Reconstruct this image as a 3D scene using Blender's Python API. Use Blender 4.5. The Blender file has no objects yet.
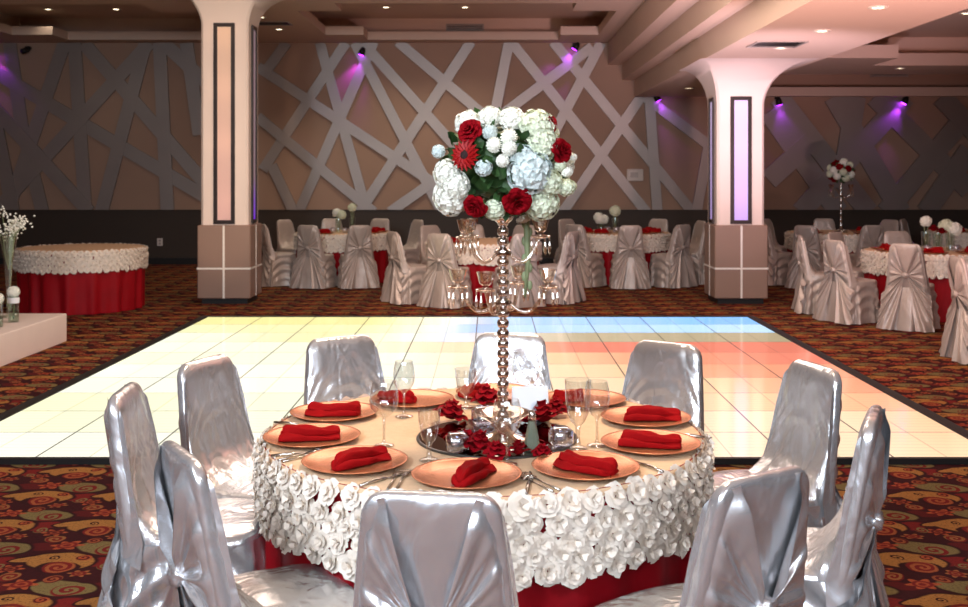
import bpy, math, random
from mathutils import Vector, Matrix, Quaternion
random.seed(7)
S = bpy.context.scene
COL = S.collection
PI = math.pi
sin, cos, sqrt, exp = math.sin, math.cos, math.sqrt, math.exp
R = math.radians

# ------------------------------------------------------------------ camera numbers
F, HC, VX, VY = 1060.0, 1.635, 491.0, 175.0
def floor_pt(px, py, Z=0.0):
    Y = F*(HC-Z)/(py-VY)
    return ((px-VX)*Y/F, Y)
def wall_pt(px, py, Y=19.4):
    return ((px-VX)*Y/F, HC-(py-VY)*Y/F)

def lin(c):
    return tuple(((x/255)/12.92 if x/255 <= .04045 else ((x/255+.055)/1.055)**2.4) for x in c)

# ------------------------------------------------------------------ mesh builder
class MB:
    def __init__(s): s.v=[]; s.f=[]; s.m=[]
    def add(s, vs, fs, m=0):
        o=len(s.v); s.v+= [tuple(p) for p in vs]
        s.f += [tuple(i+o for i in f) for f in fs]; s.m += [m]*len(fs)
    def grid(s, fn, nu, nv, cu=False, m=0):
        vs=[]; fs=[]
        for j in range(nv+1):
            for i in range(nu if cu else nu+1):
                vs.append(fn(i/nu, j/nv))
        w = nu if cu else nu+1
        for j in range(nv):
            for i in range(nu):
                a=j*w+i; b=j*w+(i+1)%w
                fs.append((a,b,b+w,a+w))
        s.add(vs,fs,m)
    def lathe(s, prof, n=32, c=(0,0,0), m=0, cap0=True, cap1=True, wob=None):
        vs=[]; fs=[]
        for (r,z) in prof:
            for i in range(n):
                a=2*PI*i/n; rr=r*(wob(a,z) if wob else 1)
                vs.append((c[0]+rr*cos(a), c[1]+rr*sin(a), c[2]+z))
        k=len(prof)
        for j in range(k-1):
            for i in range(n):
                a=j*n+i; b=j*n+(i+1)%n
                fs.append((a,b,b+n,a+n))
        if cap0: fs.append(tuple(range(n-1,-1,-1)))
        if cap1: fs.append(tuple(range((k-1)*n,k*n)))
        s.add(vs,fs,m)
    def tube(s, pts, r, n=8, m=0):
        pts=[Vector(p) for p in pts]; k=len(pts); vs=[]; fs=[]
        for j,p in enumerate(pts):
            t=(pts[min(j+1,k-1)]-pts[max(j-1,0)]).normalized()
            u=t.cross(Vector((0.3,0.2,1))); 
            if u.length<1e-3: u=t.cross(Vector((1,0,0)))
            u.normalize(); w=t.cross(u)
            rr = r[j] if isinstance(r,(list,tuple)) else r
            for i in range(n):
                a=2*PI*i/n; vs.append(p+u*cos(a)*rr+w*sin(a)*rr)
        for j in range(k-1):
            for i in range(n):
                a=j*n+i; b=j*n+(i+1)%n
                fs.append((a,b,b+n,a+n))
        fs.append(tuple(range(n-1,-1,-1))); fs.append(tuple(range((k-1)*n,k*n)))
        s.add(vs,fs,m)
    def box(s, x0,x1,y0,y1,z0,z1, m=0, ch=0.0):
        if ch<=0:
            vs=[(x,y,z) for z in (z0,z1) for y in (y0,y1) for x in (x0,x1)]
            s.add(vs,[(0,2,3,1),(4,5,7,6),(0,1,5,4),(2,6,7,3),(0,4,6,2),(1,3,7,5)],m); return
        # chamfered box
        def ring(i,z): 
            return [(x0+i+ch,y0+i,z),(x1-i-ch,y0+i,z),(x1-i,y0+i+ch,z),(x1-i,y1-i-ch,z),(x1-i-ch,y1-i,z),(x0+i+ch,y1-i,z),(x0+i,y1-i-ch,z),(x0+i,y0+i+ch,z)]
        vs=ring(ch,z0)+ring(0,z0+ch)+ring(0,z1-ch)+ring(ch,z1)
        fs=[(7,6,5,4,3,2,1,0),tuple(range(24,32))]
        for j in range(3):
            for i in range(8): fs.append((j*8+i,j*8+(i+1)%8,j*8+8+(i+1)%8,j*8+8+i))
        s.add(vs,fs,m)
    def ell(s, c, r, nu=16, nv=10, m=0, d=None):
        vs=[]; fs=[]
        for j in range(nv+1):
            ph=-PI/2+PI*j/nv
            for i in range(nu):
                a=2*PI*i/nu; k=1+(d(a,ph) if d else 0)
                vs.append((c[0]+r[0]*k*cos(ph)*cos(a), c[1]+r[1]*k*cos(ph)*sin(a), c[2]+r[2]*k*sin(ph)))
        for j in range(nv):
            for i in range(nu):
                a=j*nu+i; b=j*nu+(i+1)%nu
                fs.append((a,b,b+nu,a+nu))
        s.add(vs,fs,m)
    def prism(s, poly, axis, a, b, m=0):
        # poly of (u,w): axis 'y' -> (u,?,w)
        n=len(poly)
        def P(u,w,t): return (u,t,w) if axis=='y' else ((u,w,t) if axis=='z' else (t,u,w))
        vs=[P(u,w,a) for u,w in poly]+[P(u,w,b) for u,w in poly]
        fs=[tuple(range(n)),tuple(range(2*n-1,n-1,-1))]+[(i,i+n,(i+1)%n+n,(i+1)%n) for i in range(n)]
        s.add(vs,fs,m)
    def mesh(s, name, mats, smooth=True, angle=None):
        me=bpy.data.meshes.new(name); me.from_pydata(s.v,[],s.f)
        for mt in (mats if isinstance(mats,(list,tuple)) else [mats]): me.materials.append(mt)
        for p,mi in zip(me.polygons,s.m): p.material_index=mi; p.use_smooth=smooth
        me.validate(); me.update()
        if smooth and angle: 
            try: me.set_sharp_from_angle(angle=R(angle))
            except Exception: pass
        return me
    def build(s, name, mats, parent=None, smooth=True, angle=None, loc=None):
        return put(name, s.mesh(name,mats,smooth,angle), parent, loc)

def put(name, me, parent=None, loc=None):
    o=bpy.data.objects.new(name, me); COL.objects.link(o)
    if parent: o.parent=parent
    if loc: o.location=loc
    return o
def tag(o, label=None, cat=None, group=None, kind=None):
    if label: o['label']=label
    if cat: o['category']=cat
    if group: o['group']=group
    if kind: o['kind']=kind
    return o
def thing(name, label, cat, loc=(0,0,0), rz=0, group=None):
    o=bpy.data.objects.new(name,None); COL.objects.link(o)
    o.empty_display_size=.05; o.location=loc; o.rotation_euler=(0,0,rz)
    return tag(o,label,cat,group)
def struct(o): o['kind']='structure'; return o
def copy_thing(src, loc, rz, label, group=None, scale=None):
    c=src.copy(); COL.objects.link(c); c.location=loc; c.rotation_euler=(0,0,rz)
    if scale: c.scale=(scale,scale,scale)
    c['label']=label
    if group: c['group']=group
    for ch in src.children:
        d=ch.copy(); COL.objects.link(d); d.parent=c
        for g in ch.children:
            e=g.copy(); COL.objects.link(e); e.parent=d
    return c

# ------------------------------------------------------------------ node helpers
class X:
    """a float socket with arithmetic, for writing patterns as formulas"""
    nt=None
    def __init__(s, sock): s.s=sock
    @staticmethod
    def op(o,*a):
        n=X.nt.nodes.new('ShaderNodeMath'); n.operation=o
        for i,v in enumerate(a):
            if isinstance(v,X): X.nt.links.new(v.s,n.inputs[i])
            else: n.inputs[i].default_value=v
        return X(n.outputs[0])
    def __add__(a,b): return X.op('ADD',a,b)
    __radd__=__add__
    def __sub__(a,b): return X.op('SUBTRACT',a,b)
    def __rsub__(a,b): return X.op('SUBTRACT',b,a)
    def __mul__(a,b): return X.op('MULTIPLY',a,b)
    __rmul__=__mul__
    def __truediv__(a,b): return X.op('DIVIDE',a,b)
def xsin(a): return X.op('SINE',a)
def xcos(a): return X.op('COSINE',a)
def xsqrt(a): return X.op('SQRT',a)
def xmax(a,b): return X.op('MAXIMUM',a,b)
def xmin(a,b): return X.op('MINIMUM',a,b)
def xabs(a): return X.op('ABSOLUTE',a)
def wrap(a): return X.op('FRACT',a)-.5
def xatan2(a,b): return X.op('ARCTAN2',a,b)
def soft(a, w):   # 1 where a<0, fading over w
    n=X.nt.nodes.new('ShaderNodeMapRange'); n.interpolation_type='SMOOTHSTEP'
    X.nt.links.new(a.s,n.inputs[0]); n.inputs[1].default_value=-w; n.inputs[2].default_value=w
    n.inputs[3].default_value=1; n.inputs[4].default_value=0
    return X(n.outputs[0])
def mixc(fac, a, b):
    n=X.nt.nodes.new('ShaderNodeMix'); n.data_type='RGBA'
    if isinstance(fac,X): X.nt.links.new(fac.s,n.inputs[0])
    else: n.inputs[0].default_value=fac
    for i,v in ((6,a),(7,b)):
        if isinstance(v,tuple): n.inputs[i].default_value=(*v[:3],1)
        else: X.nt.links.new(v,n.inputs[i])
    return n.outputs[2]

def newmat(name):
    m=bpy.data.materials.new(name); m.use_nodes=True
    nt=m.node_tree; b=nt.nodes['Principled BSDF']; X.nt=nt
    return m,nt,b
def noise(nt, scale, detail=3, coord='Object', rough=.5, mapscale=None, dist=0):
    tc=nt.nodes.new('ShaderNodeTexCoord'); n=nt.nodes.new('ShaderNodeTexNoise')
    n.inputs['Scale'].default_value=scale; n.inputs['Detail'].default_value=detail; n.inputs['Roughness'].default_value=rough
    n.inputs['Distortion'].default_value=dist
    src=tc.outputs[coord]
    if mapscale:
        mp=nt.nodes.new('ShaderNodeMapping'); mp.inputs['Scale'].default_value=mapscale
        nt.links.new(src,mp.inputs[0]); src=mp.outputs[0]
    nt.links.new(src,n.inputs['Vector'])
    return n
def mat(name, rgb, rough=.6, metal=0.0, var=.12, nscale=8, bump=0.0, bscale=40, spec=.5, sheen=0, lin_in=False, mapscale=None, **kw):
    m,nt,b=newmat(name); c=rgb if lin_in else lin(rgb)
    if var>0:
        n=noise(nt,nscale,3,mapscale=mapscale)
        out=mixc(X(n.outputs[0]), tuple(x*(1-var) for x in c), tuple(min(1,x*(1+var)) for x in c))
        nt.links.new(out,b.inputs['Base Color'])
    else: b.inputs['Base Color'].default_value=(*c,1)
    b.inputs['Roughness'].default_value=rough; b.inputs['Metallic'].default_value=metal
    b.inputs['Specular IOR Level'].default_value=spec
    if sheen: b.inputs['Sheen Weight'].default_value=sheen
    if bump>0:
        n2=noise(nt,bscale,4); bp=nt.nodes.new('ShaderNodeBump'); bp.inputs['Strength'].default_value=bump
        bp.inputs['Distance'].default_value=.01
        nt.links.new(n2.outputs[0],bp.inputs['Height']); nt.links.new(bp.outputs[0],b.inputs['Normal'])
    for k,v in kw.items(): b.inputs[k.replace('_',' ')].default_value=v
    return m
def emit(name, rgb, strength, lin_in=False):
    m,nt,b=newmat(name); c=rgb if lin_in else lin(rgb)
    b.inputs['Base Color'].default_value=(*c,1)
    b.inputs['Emission Color'].default_value=(*c,1); b.inputs['Emission Strength'].default_value=strength
    return m
def thin_glass(name, tint=(1,1,1), base=.06, tcol=(.97,.98,.98)):
    m=bpy.data.materials.new(name); m.use_nodes=True; nt=m.node_tree; nt.nodes.clear(); X.nt=nt
    o=nt.nodes.new('ShaderNodeOutputMaterial'); mx=nt.nodes.new('ShaderNodeMixShader')
    t=nt.nodes.new('ShaderNodeBsdfTransparent'); t.inputs[0].default_value=(*tcol,1)
    g=nt.nodes.new('ShaderNodeBsdfGlossy'); g.inputs['Roughness'].default_value=.03; g.inputs[0].default_value=(*tint,1)
    lw=nt.nodes.new('ShaderNodeLayerWeight'); lw.inputs[0].default_value=.35
    f=X(lw.outputs['Facing']); f=xmin(f*f*.95+base,1.0)
    nt.links.new(f.s,mx.inputs[0]); nt.links.new(t.outputs[0],mx.inputs[1]); nt.links.new(g.outputs[0],mx.inputs[2])
    nt.links.new(mx.outputs[0],o.inputs[0]); return m

# ------------------------------------------------------------------ materials
def satin_mat(name,ca,cb,metal,rough):
    m,nt,b=newmat(name)
    n=noise(nt,5,3)
    out=mixc(X(n.outputs[0]),ca,cb); nt.links.new(out,b.inputs['Base Color'])
    b.inputs['Metallic'].default_value=metal; b.inputs['Roughness'].default_value=rough
    b.inputs['Specular IOR Level'].default_value=.6
    n2=noise(nt,9,2,dist=1.2,mapscale=(1,1,.45)); bp=nt.nodes.new('ShaderNodeBump'); bp.inputs['Strength'].default_value=.38; bp.inputs['Distance'].default_value=.03
    nt.links.new(n2.outputs[0],bp.inputs['Height']); nt.links.new(bp.outputs[0],b.inputs['Normal'])
    return m
SATIN=satin_mat('silver_satin',(.67,.67,.69),(.83,.83,.85),.76,.27)
CHAMP=satin_mat('champagne_satin',(.46,.385,.34),(.58,.49,.43),.25,.42)
REDCLOTH=mat('red_cloth',(150,4,20),.6,var=.2,nscale=6,spec=.25)
NAPKIN=mat('red_napkin_cloth',(150,4,8),.85,var=.15,nscale=20,bump=.15,bscale=160,spec=.15)
CREAM=mat('cream_lace_cloth',(226,190,152),.75,var=.12,nscale=30,bump=.25,bscale=70)
PETAL=mat('rosette_fabric',(242,230,216),.6,var=.10,nscale=14)
COPPER=mat('copper_charger',(216,140,98),.27,.65,var=.14,nscale=7)
WHITEF=mat('white_petals',(244,244,232),.65,var=.08,nscale=30)
GREENW=mat('greenish_white_petals',(226,232,206),.65,var=.1,nscale=30)
BLUEW=mat('pale_blue_petals',(218,230,228),.65,var=.06,nscale=30)
ROSERED=mat('dark_red_petals',(140,3,18),.8,var=.25,nscale=25,spec=.12)
GERB=mat('gerbera_petals',(160,6,10),.55,var=.2,nscale=25)
DARKC=mat('dark_flower_centre',(40,12,12),.8)
LEAF=mat('green_leaves',(52,84,40),.55,var=.4,nscale=10)
STEMG=mat('pale_green_stem',(138,148,108),.5,var=.2)
CHROME=mat('chrome',(230,225,222),.07,1.0,var=0)
SILVER=mat('brushed_silver',(200,196,190),.25,1.0,var=.1)
MIRROR=mat('mirror_glass',(215,215,215),.02,1.0,var=0)
DARKEDGE=mat('dark_mirror_edge',(60,55,50),.3)
GLASS=thin_glass('clear_glass',base=.17,tcol=(.93,.94,.94))
CRYSTAL=thin_glass('cut_crystal',tint=(1,.95,.88),base=.30,tcol=(.96,.93,.90))
VOTG=thin_glass('votive_glass',tint=(.9,.93,1),base=.35,tcol=(.90,.92,.98))
GREENGL=thin_glass('vase_glass',base=.12,tcol=(.86,.93,.88))
CANDLE=mat('white_candle',(240,236,225),.5)
CARDM=mat('white_card',(236,238,240),.5,var=.04)
WALLM=mat('wall_paint',(176,144,124),.85,var=.05,nscale=1.5)
STRIPM=mat('grey_bronze_lattice',(170,160,154),.48,.75,var=.08,nscale=2)
WAINM=mat('dark_wainscot',(62,50,40),.6,var=.08,nscale=2)
CEILM=mat('ceiling_paint',(222,196,178),.85,var=.04,nscale=1)
COLM=mat('column_paint',(238,222,212),.6,var=.03,nscale=2)
BASEM=mat('taupe_column_base',(150,124,110),.45,var=.05,nscale=3)
STRIPEW=mat('white_inlay',(240,236,230),.5,var=0)
PANFR=mat('dark_panel_frame',(38,28,26),.35,var=0)
BLACK=mat('black_trim',(20,18,18),.5,var=0)
PLATM=mat('white_platform_paint',(238,222,212),.5,var=.03)
VENTM=mat('vent_grey',(170,160,152),.4,.3,var=0)
PLASTIC=mat('white_plastic',(225,215,205),.4,var=0)

# carpet: paisley crescents, spirals and florets on dark plum
def carpet_mat():
    m,nt,b=newmat('paisley_carpet')
    tc=nt.nodes.new('ShaderNodeTexCoord'); sp=nt.nodes.new('ShaderNodeSeparateXYZ')
    nz=noise(nt,6,2); 
    vm=nt.nodes.new('ShaderNodeVectorMath'); vm.operation='SCALE'; vm.inputs['Scale'].default_value=.05
    va=nt.nodes.new('ShaderNodeVectorMath'); va.operation='ADD'
    nt.links.new(nz.outputs['Color'],vm.inputs[0]); nt.links.new(tc.outputs['Object'],va.inputs[0]); nt.links.new(vm.outputs[0],va.inputs[1])
    nt.links.new(va.outputs[0],sp.inputs[0])
    T=.45
    x0=X(sp.outputs[0])/T; y0=X(sp.outputs[1])/T
    fine=noise(nt,45,3,rough=.7)
    c=mixc(X(fine.outputs[0]),lin((34,12,16)),lin((66,24,26)))
    def loc(cx,cy): return wrap(x0-cx+.5), wrap(y0-cy+.5)
    def circ(cx,cy,rx,ry,rot=0):
        x,y=loc(cx,cy)
        if rot: x,y = x*cos(rot)+y*sin(rot), y*cos(rot)-x*sin(rot)
        return xsqrt((x/rx)*(x/rx)+(y/ry)*(y/ry))-1.0
    def spiral(c,cx,cy,r,ca,cb,turn=.075,sgn=1):
        x,y=loc(cx,cy); rr=xsqrt(x*x+y*y); th=xatan2(y,x)
        st=soft(xsin(th*sgn+rr*(2*PI/turn)),.25)
        inside=soft(rr-r,.012)
        return mixc(inside,c,mixc(st,ca,cb))
    def floret(c,cx,cy,r,ca,cb):
        x,y=loc(cx,cy); y=y*1.25; rr=xsqrt(x*x+y*y); th=xatan2(y,x)
        c=mixc(soft(rr-(xcos(th*6.0)*.28+1.0)*r,.012),c,ca)
        c=mixc(soft(xabs(rr-r*.62)-.018,.012),c,cb)
        return mixc(soft(rr-r*.3,.012),c,cb)
    maroon=lin((112,30,28)); dmar=lin((84,24,24)); gold=lin((158,108,56)); sage=lin((116,100,62)); orange=lin((158,76,44)); dk=lin((46,18,20))
    # maroon blobs
    c=mixc(soft(circ(.40,.02,.20,.12,.3),.1),c,maroon)
    c=mixc(soft(circ(-.32,.42,.17,.10,-.3),.1),c,dmar)
    # sage comma
    g=xmax(circ(.34,.40,.30,.17,-.25), circ(.42,.30,.22,.15)*-1.0)
    c=mixc(soft(circ(.30,.38,.34,.20,-.25),.06),c,dk)
    c=mixc(soft(circ(.30,.38,.30,.165,-.25),.06),c,sage)
    c=spiral(c,.36,.34,.145,maroon,sage,.085)
    # gold paisley with tail
    c=mixc(soft(xmin(circ(.0,.03,.37,.25,-.15),circ(-.27,.10,.24,.10,.35)),.05),c,dk)
    gtex=mixc(X(fine.outputs[0]),tuple(v*.75 for v in gold),tuple(min(1,v*1.2) for v in gold))
    c=mixc(soft(xmin(circ(.0,.03,.33,.215,-.15),circ(-.27,.10,.21,.07,.35)),.05),c,gtex)
    c=mixc(soft(circ(.03,-.13,.21,.15),.06),c,dk)
    c=spiral(c,.04,-.12,.15,maroon,lin((150,80,46)),.08,-1)
    c=spiral(c,-.10,.12,.062,dk,gold,.045)
    c=spiral(c,.20,.12,.07,orange,dmar,.05)
    c=spiral(c,-.30,-.36,.10,lin((140,92,52)),maroon,.06,-1)
    c=spiral(c,.46,-.10,.075,sage,maroon,.05)
    c=spiral(c,.12,-.42,.085,dmar,lin((140,74,44)),.055)
    # florets
    c=floret(c,-.10,.46,.125,orange,maroon)
    c=floret(c,-.38,-.17,.10,orange,dmar)
    c=floret(c,.30,-.28,.085,lin((150,92,52)),maroon)
    n9=noise(nt,90,2,rough=.8); c=mixc(soft(X(n9.outputs[0])-.42,.10)*.45,c,lin((60,26,24)))
    nt.links.new(c,b.inputs['Base Color'])
    b.inputs['Roughness'].default_value=.95; b.inputs['Specular IOR Level'].default_value=.1
    bp=nt.nodes.new('ShaderNodeBump'); bp.inputs['Strength'].default_value=.3; bp.inputs['Distance'].default_value=.004
    f2=noise(nt,220,2); nt.links.new(f2.outputs[0],bp.inputs['Height']); nt.links.new(bp.outputs[0],b.inputs['Normal'])
    return m
CARPET=carpet_mat()

# ================================================================== THE ROOM
YB=19.4; ZC=4.05
XL,XR,YF=-11.5,11.5,-4.5
mb=MB(); mb.box(XL,XR,YF,YB+.2,-.1,0); struct(mb.build('floor',CARPET,smooth=False))
# back wall + wainscot
mb=MB(); mb.box(XL,XR,YB,YB+.2,1.0,4.7); struct(mb.build('wall_back',WALLM,smooth=False))
mb=MB(); mb.box(XL,XR,YB-.03,YB+.2,0,1.0); mb.box(XL,XR,YB-.045,YB,.985,1.0)
struct(mb.build('trim_wainscot_back',WAINM,smooth=False)).name='trim_1'
mb=MB(); mb.box(XL,XR,YB-.05,YB-.03,0,.12); struct(mb.build('baseboard_back',BLACK,smooth=False))
for nm,x0,x1 in (('wall_left',XL-.2,XL),('wall_right',XR,XR+.2)):
    mb=MB(); mb.box(x0,x1,YF,YB+.2,0,4.7); struct(mb.build(nm,WALLM,smooth=False))
mb=MB(); mb.box(XL,XR,YF-.2,YF,0,4.7); struct(mb.build('wall_front',WALLM,smooth=False))

# ---- lattice strips on the back wall (pixel ends measured on the photograph, placed on the wall plane)
def strip(n,a,b,w=.20,d=.05):
    (x0,z0),(x1,z1)=wall_pt(*a),wall_pt(*b)
    L=sqrt((x1-x0)**2+(z1-z0)**2); ux,uz=(x1-x0)/L,(z1-z0)/L; px,pz=-uz*w/2,ux*w/2
    zlo,zhi=1.0,ZC if a[0]<634 else 3.07
    poly=[(x0+px,z0+pz),(x1+px,z1+pz),(x1-px,z1-pz),(x0-px,z0-pz)]
    # clip to the wall field in z
    def clip(poly,test,inter):
        out=[]
        for i in range(len(poly)):
            p,q=poly[i],poly[(i+1)%len(poly)]
            if test(p): out.append(p)
            if test(p)!=test(q): out.append(inter(p,q))
        return out
    for lim,sg in ((zlo,1),(zhi,-1)):
        poly=clip(poly,lambda p:sg*(p[1]-lim)>=0,lambda p,q:(p[0]+(q[0]-p[0])*(lim-p[1])/(q[1]-p[1]),lim))
    if len(poly)<3: return
    mb=MB(); mb.prism(poly,'y',YB-.03-.0016*(n%23),YB)
    struct(mb.build('trim_%d'%n,STRIPM,smooth=False))
MID=[((320,43),(367,212)),((346,43),(263,170)),((374,42),(299,212)),((355,43),(442,212)),((258,67),(470,207)),((363,43),(512,210)),
 ((398,42),(560,180)),((471,42),(360,212)),((258,117),(374,212)),((272,165),(294,212)),((287,43),(263,76)),((450,170),(390,212)),
 ((553,42),(692,212)),((601,43),(548,144)),((511,42),(646,212)),((592,47),(495,120)),((642,95),(562,213)),((649,98),(657,212)),
 ((643,96),(712,148)),((709,140),(696,212)),((509,42),(494,118))]
LEFT=[((10,43),(24,138)),((22,125),(43,212)),((-10,69),(205,196)),((65,43),(8,212)),((75,43),(86,212)),((84,43),(205,183)),((150,43),(-4,212)),
 ((146,43),(102,212)),((160,43),(168,212)),((187,43),(200,135)),((-6,107),(90,212)),((-8,100),(14,212)),((164,43),(206,82))]
RIGHT=[((768,112),(838,212)),((778,97),(868,212)),((874,97),(968,190)),((968,112),(885,212)),((905,97),(800,212)),((833,97),(900,212)),((855,97),(845,160)),((768,180),(812,140)),((925,212),(968,150)),((940,97),(1010,170))]
k=2
for a,b in MID: strip(k,a,b,.185); k+=1
for a,b in LEFT: strip(k,a,b,.24); k+=1
for a,b in RIGHT: strip(k,a,b,.36); k+=1

# ---- main ceiling with cross-shaped coffers
def ceiling_plane(name, x0,x1,y0,y1,z, coffers, lip, ztop, grow=.28):
    """flat soffit at z with rectilinear openings, an upstand lip and a raised box over each"""
    rects=[r for c in coffers for r in c]
    xs=sorted({x0,x1,*[max(x0,min(x1,r[i])) for r in rects for i in (0,1)]}); ys=sorted({y0,y1,*[max(y0,min(y1,r[i])) for r in rects for i in (2,3)]})
    nx,ny=len(xs)-1,len(ys)-1
    hole=lambda i,j: 0<=i<nx and 0<=j<ny and any(r[0]<=(xs[i]+xs[i+1])/2<=r[1] and r[2]<=(ys[j]+ys[j+1])/2<=r[3] for r in rects)
    mb=MB()
    for i in range(nx):
        for j in range(ny):
            if hole(i,j): continue
            mb.box(xs[i],xs[i+1],ys[j],ys[j+1],z,z+lip)
    for c in coffers:
        a,b_=min(r[0] for r in c)-grow,max(r[1] for r in c)+grow; p,q=min(r[2] for r in c)-grow,max(r[3] for r in c)+grow
        zz=z+lip
        mb.box(a,b_,p,q,ztop,ztop+.05)
        mb.box(a-.05,a,p,q,zz,ztop+.05); mb.box(b_,b_+.05,p,q,zz,ztop+.05)
        mb.box(a,b_,p-.05,p,zz,ztop+.05); mb.box(a,b_,q,q+.05,zz,ztop+.05)
    o=mb.build(name,CEILM,smooth=False); return struct(o)
midc=[(-2.2,1.2,14.9,18.92),(-2.85,1.85,15.6,18.25)]
leftc=[(-7.55,-4.95,15.0,18.92),(-8.25,-4.3,15.7,18.25)]
ceiling_plane('ceiling',XL,2.16,YF,YB,ZC,[midc,leftc],.145,4.47)
# stepped beam running along the column row
mb=MB(); mb.prism([(2.14,4.25),(2.14,3.65),(2.40,3.65),(2.40,3.37),(2.62,3.37),(2.62,3.06),(4.08,3.06),(4.08,4.25)],'y',YF,YB)
struct(mb.build('ceiling_beam',CEILM,smooth=False))
# lower ceiling of the right bay
rightc=[(4.8,12.0,9.5,15.35),(5.9,12.0,9.0,16.4)]
ceiling_plane('ceiling_right',4.08,XR,YF,17.8,3.33,[rightc],.19,3.80)
mb=MB(); mb.box(4.08,XR,17.8,YB,3.62,3.7); mb.box(4.08,XR,17.8,17.85,3.33,3.7); mb.box(4.08,XR,19.12,YB,3.06,3.22)
struct(mb.build('ceiling_trough',CEILM,smooth=False))

# ---- columns
def column(cx, label, ztop, z0, ext, ptop, pan_front, pan_side, zf, shaftmat):
    yf=13.4; cy=yf+.335
    root=thing('column',label,'column',(cx,cy,0)); root['kind']='structure'
    mb=MB(); mb.box(-.29,.29,-.29,.29,0,.07); mb.build('plinth',BLACK,root,smooth=False)
    mb=MB(); mb.box(-.335,.335,-.335,.335,.07,1.0,ch=.012); base=mb.build('base',BASEM,root,smooth=False)
    mb=MB()
    for s in (1,-1):
        mb.box(-.0125,.0125,s*.337-.003,s*.337+.003,.075,.995); mb.box(s*.337-.003,s*.337+.003,-.0125,.0125,.075,.995)
    mb.box(-.339,.339,-.339,.339,.44,.463); mb.build('inlay_band',STRIPEW,base,smooth=False)
    # shaft and flared capital in one lofted surface
    mb=MB(); h=.30; rows=[(1.0,0.0),(z0,0.0)]
    for i in range(1,17):
        t=i/16*PI/2; rows.append((z0+(ztop-z0)*sin(t), 1-cos(t)))
    vs=[];fs=[]; c=.03
    for z,e in rows:
        l,r_,f,b_=[h+e*q for q in ext]
        vs+=[(-l+c,-f,z),(r_-c,-f,z),(r_,-f+c,z),(r_,b_-c,z),(r_-c,b_,z),(-l+c,b_,z),(-l,b_-c,z),(-l,-f+c,z)]
    for j in range(len(rows)-1):
        for i in range(8): fs.append((j*8+i,j*8+(i+1)%8,j*8+8+(i+1)%8,j*8+8+i))
    mb.add(vs,fs); mb.build('shaft',shaftmat,root,smooth=True,angle=35)
    def panel(side):
        mb=MB(); w,fw,z1,z2=.135,.048,1.015,ptop
        segs=[(-w,w,z1,z1+fw),(-w,w,z2-fw,z2),(-w,-w+fw,z1+fw,z2-fw),(w-fw,w,z1+fw,z2-fw)]
        gl=MB()
        for a,b_,p,q in segs:
            if side=='f': mb.box(a,b_,-h-.022,-h+.01,p,q)
            else: mb.box(side*h-.01 if side>0 else -h-.022, h+.022 if side>0 else -h+.01,a,b_,p,q)
        if side=='f': gl.box(-w+fw,w-fw,-h-.006,-h+.01,z1+fw,z2-fw)
        elif side>0: gl.box(h-.01,h+.006,-w+fw,w-fw,z1+fw,z2-fw)
        else: gl.box(-h-.006,-h+.01,-w+fw,w-fw,z1+fw,z2-fw)
        fr=mb.build('panel_frame',PANFR,root,smooth=False)
        gl.build('light_panel',pan_front if side=='f' else pan_side,fr,smooth=False)
    panel('f'); panel(1); panel(-1)
    return root
def panel_mat(name, top, bot, st, k=1.0):
    m,nt,b=newmat(name); tc=nt.nodes.new('ShaderNodeTexCoord'); sp=nt.nodes.new('ShaderNodeSeparateXYZ')
    nt.links.new(tc.outputs['Generated'],sp.inputs[0])
    c=mixc(xmin(X(sp.outputs[2])*k,1.0),lin(bot),lin(top)); nt.links.new(c,b.inputs['Emission Color']); b.inputs['Emission Strength'].default_value=st
    nt.links.new(c,b.inputs['Base Color']); b.inputs['Roughness'].default_value=.3
    return m
PF_L=panel_mat('peach_light_panel',(232,200,176),(226,186,180),.10)
PS_L=panel_mat('violet_light_panel',(150,126,136),(130,50,240),.5,4.5)
PF_R=panel_mat('lavender_light_panel',(206,188,226),(190,166,236),.5)
column((223.7-VX)*13.4/F,'tall square column with flared top lit peach, beside the bare rosette table',ZC,3.52,(.55,.55,.35,.5),3.56,PF_L,PS_L,0,COLM)
column((741.5-VX)*13.4/F,'square column with lavender panel lit pink, under the stepped beam',3.06,2.50,(.30,.55,.5,.5),2.63,PF_R,PF_R,0,COLM)

# ---- downlights, vents, fittings
DLIT=emit('downlight_glow',(255,240,205),6.0)
DLRIM=mat('downlight_rim',(235,225,210),.4,var=0)
def downlight(x,y,z,label,power=14,ang=75,col=(1,.86,.68),r=.075):
    t=thing('ceiling_light',label,'ceiling light',(x,y,z),group='recessed ceiling lights')
    mb=MB(); mb.lathe([(r*.72,-.004),(r*.78,-.012),(r*1.1,-.010),(r*1.15,0)],24,cap0=False,cap1=False); mb.build('trim_ring',DLRIM,t)
    mb=MB(); mb.lathe([(0.001,-.006),(r*.74,-.004)],24); mb.build('lens',DLIT,t)
    if power:
        l=bpy.data.lights.new('downlight_lamp','SPOT'); l.energy=power; l.color=col; l.spot_size=R(ang*1.6); l.spot_blend=.7; l.shadow_soft_size=.06
        o=bpy.data.objects.new('downlight_lamp',l); COL.objects.link(o); o.location=(x,y,z-.03)
    return t
def ceil_at(px,py,z):
    Y=F*(HC-z)/(py-VY); return ((px-VX)*Y/F,Y)
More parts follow.
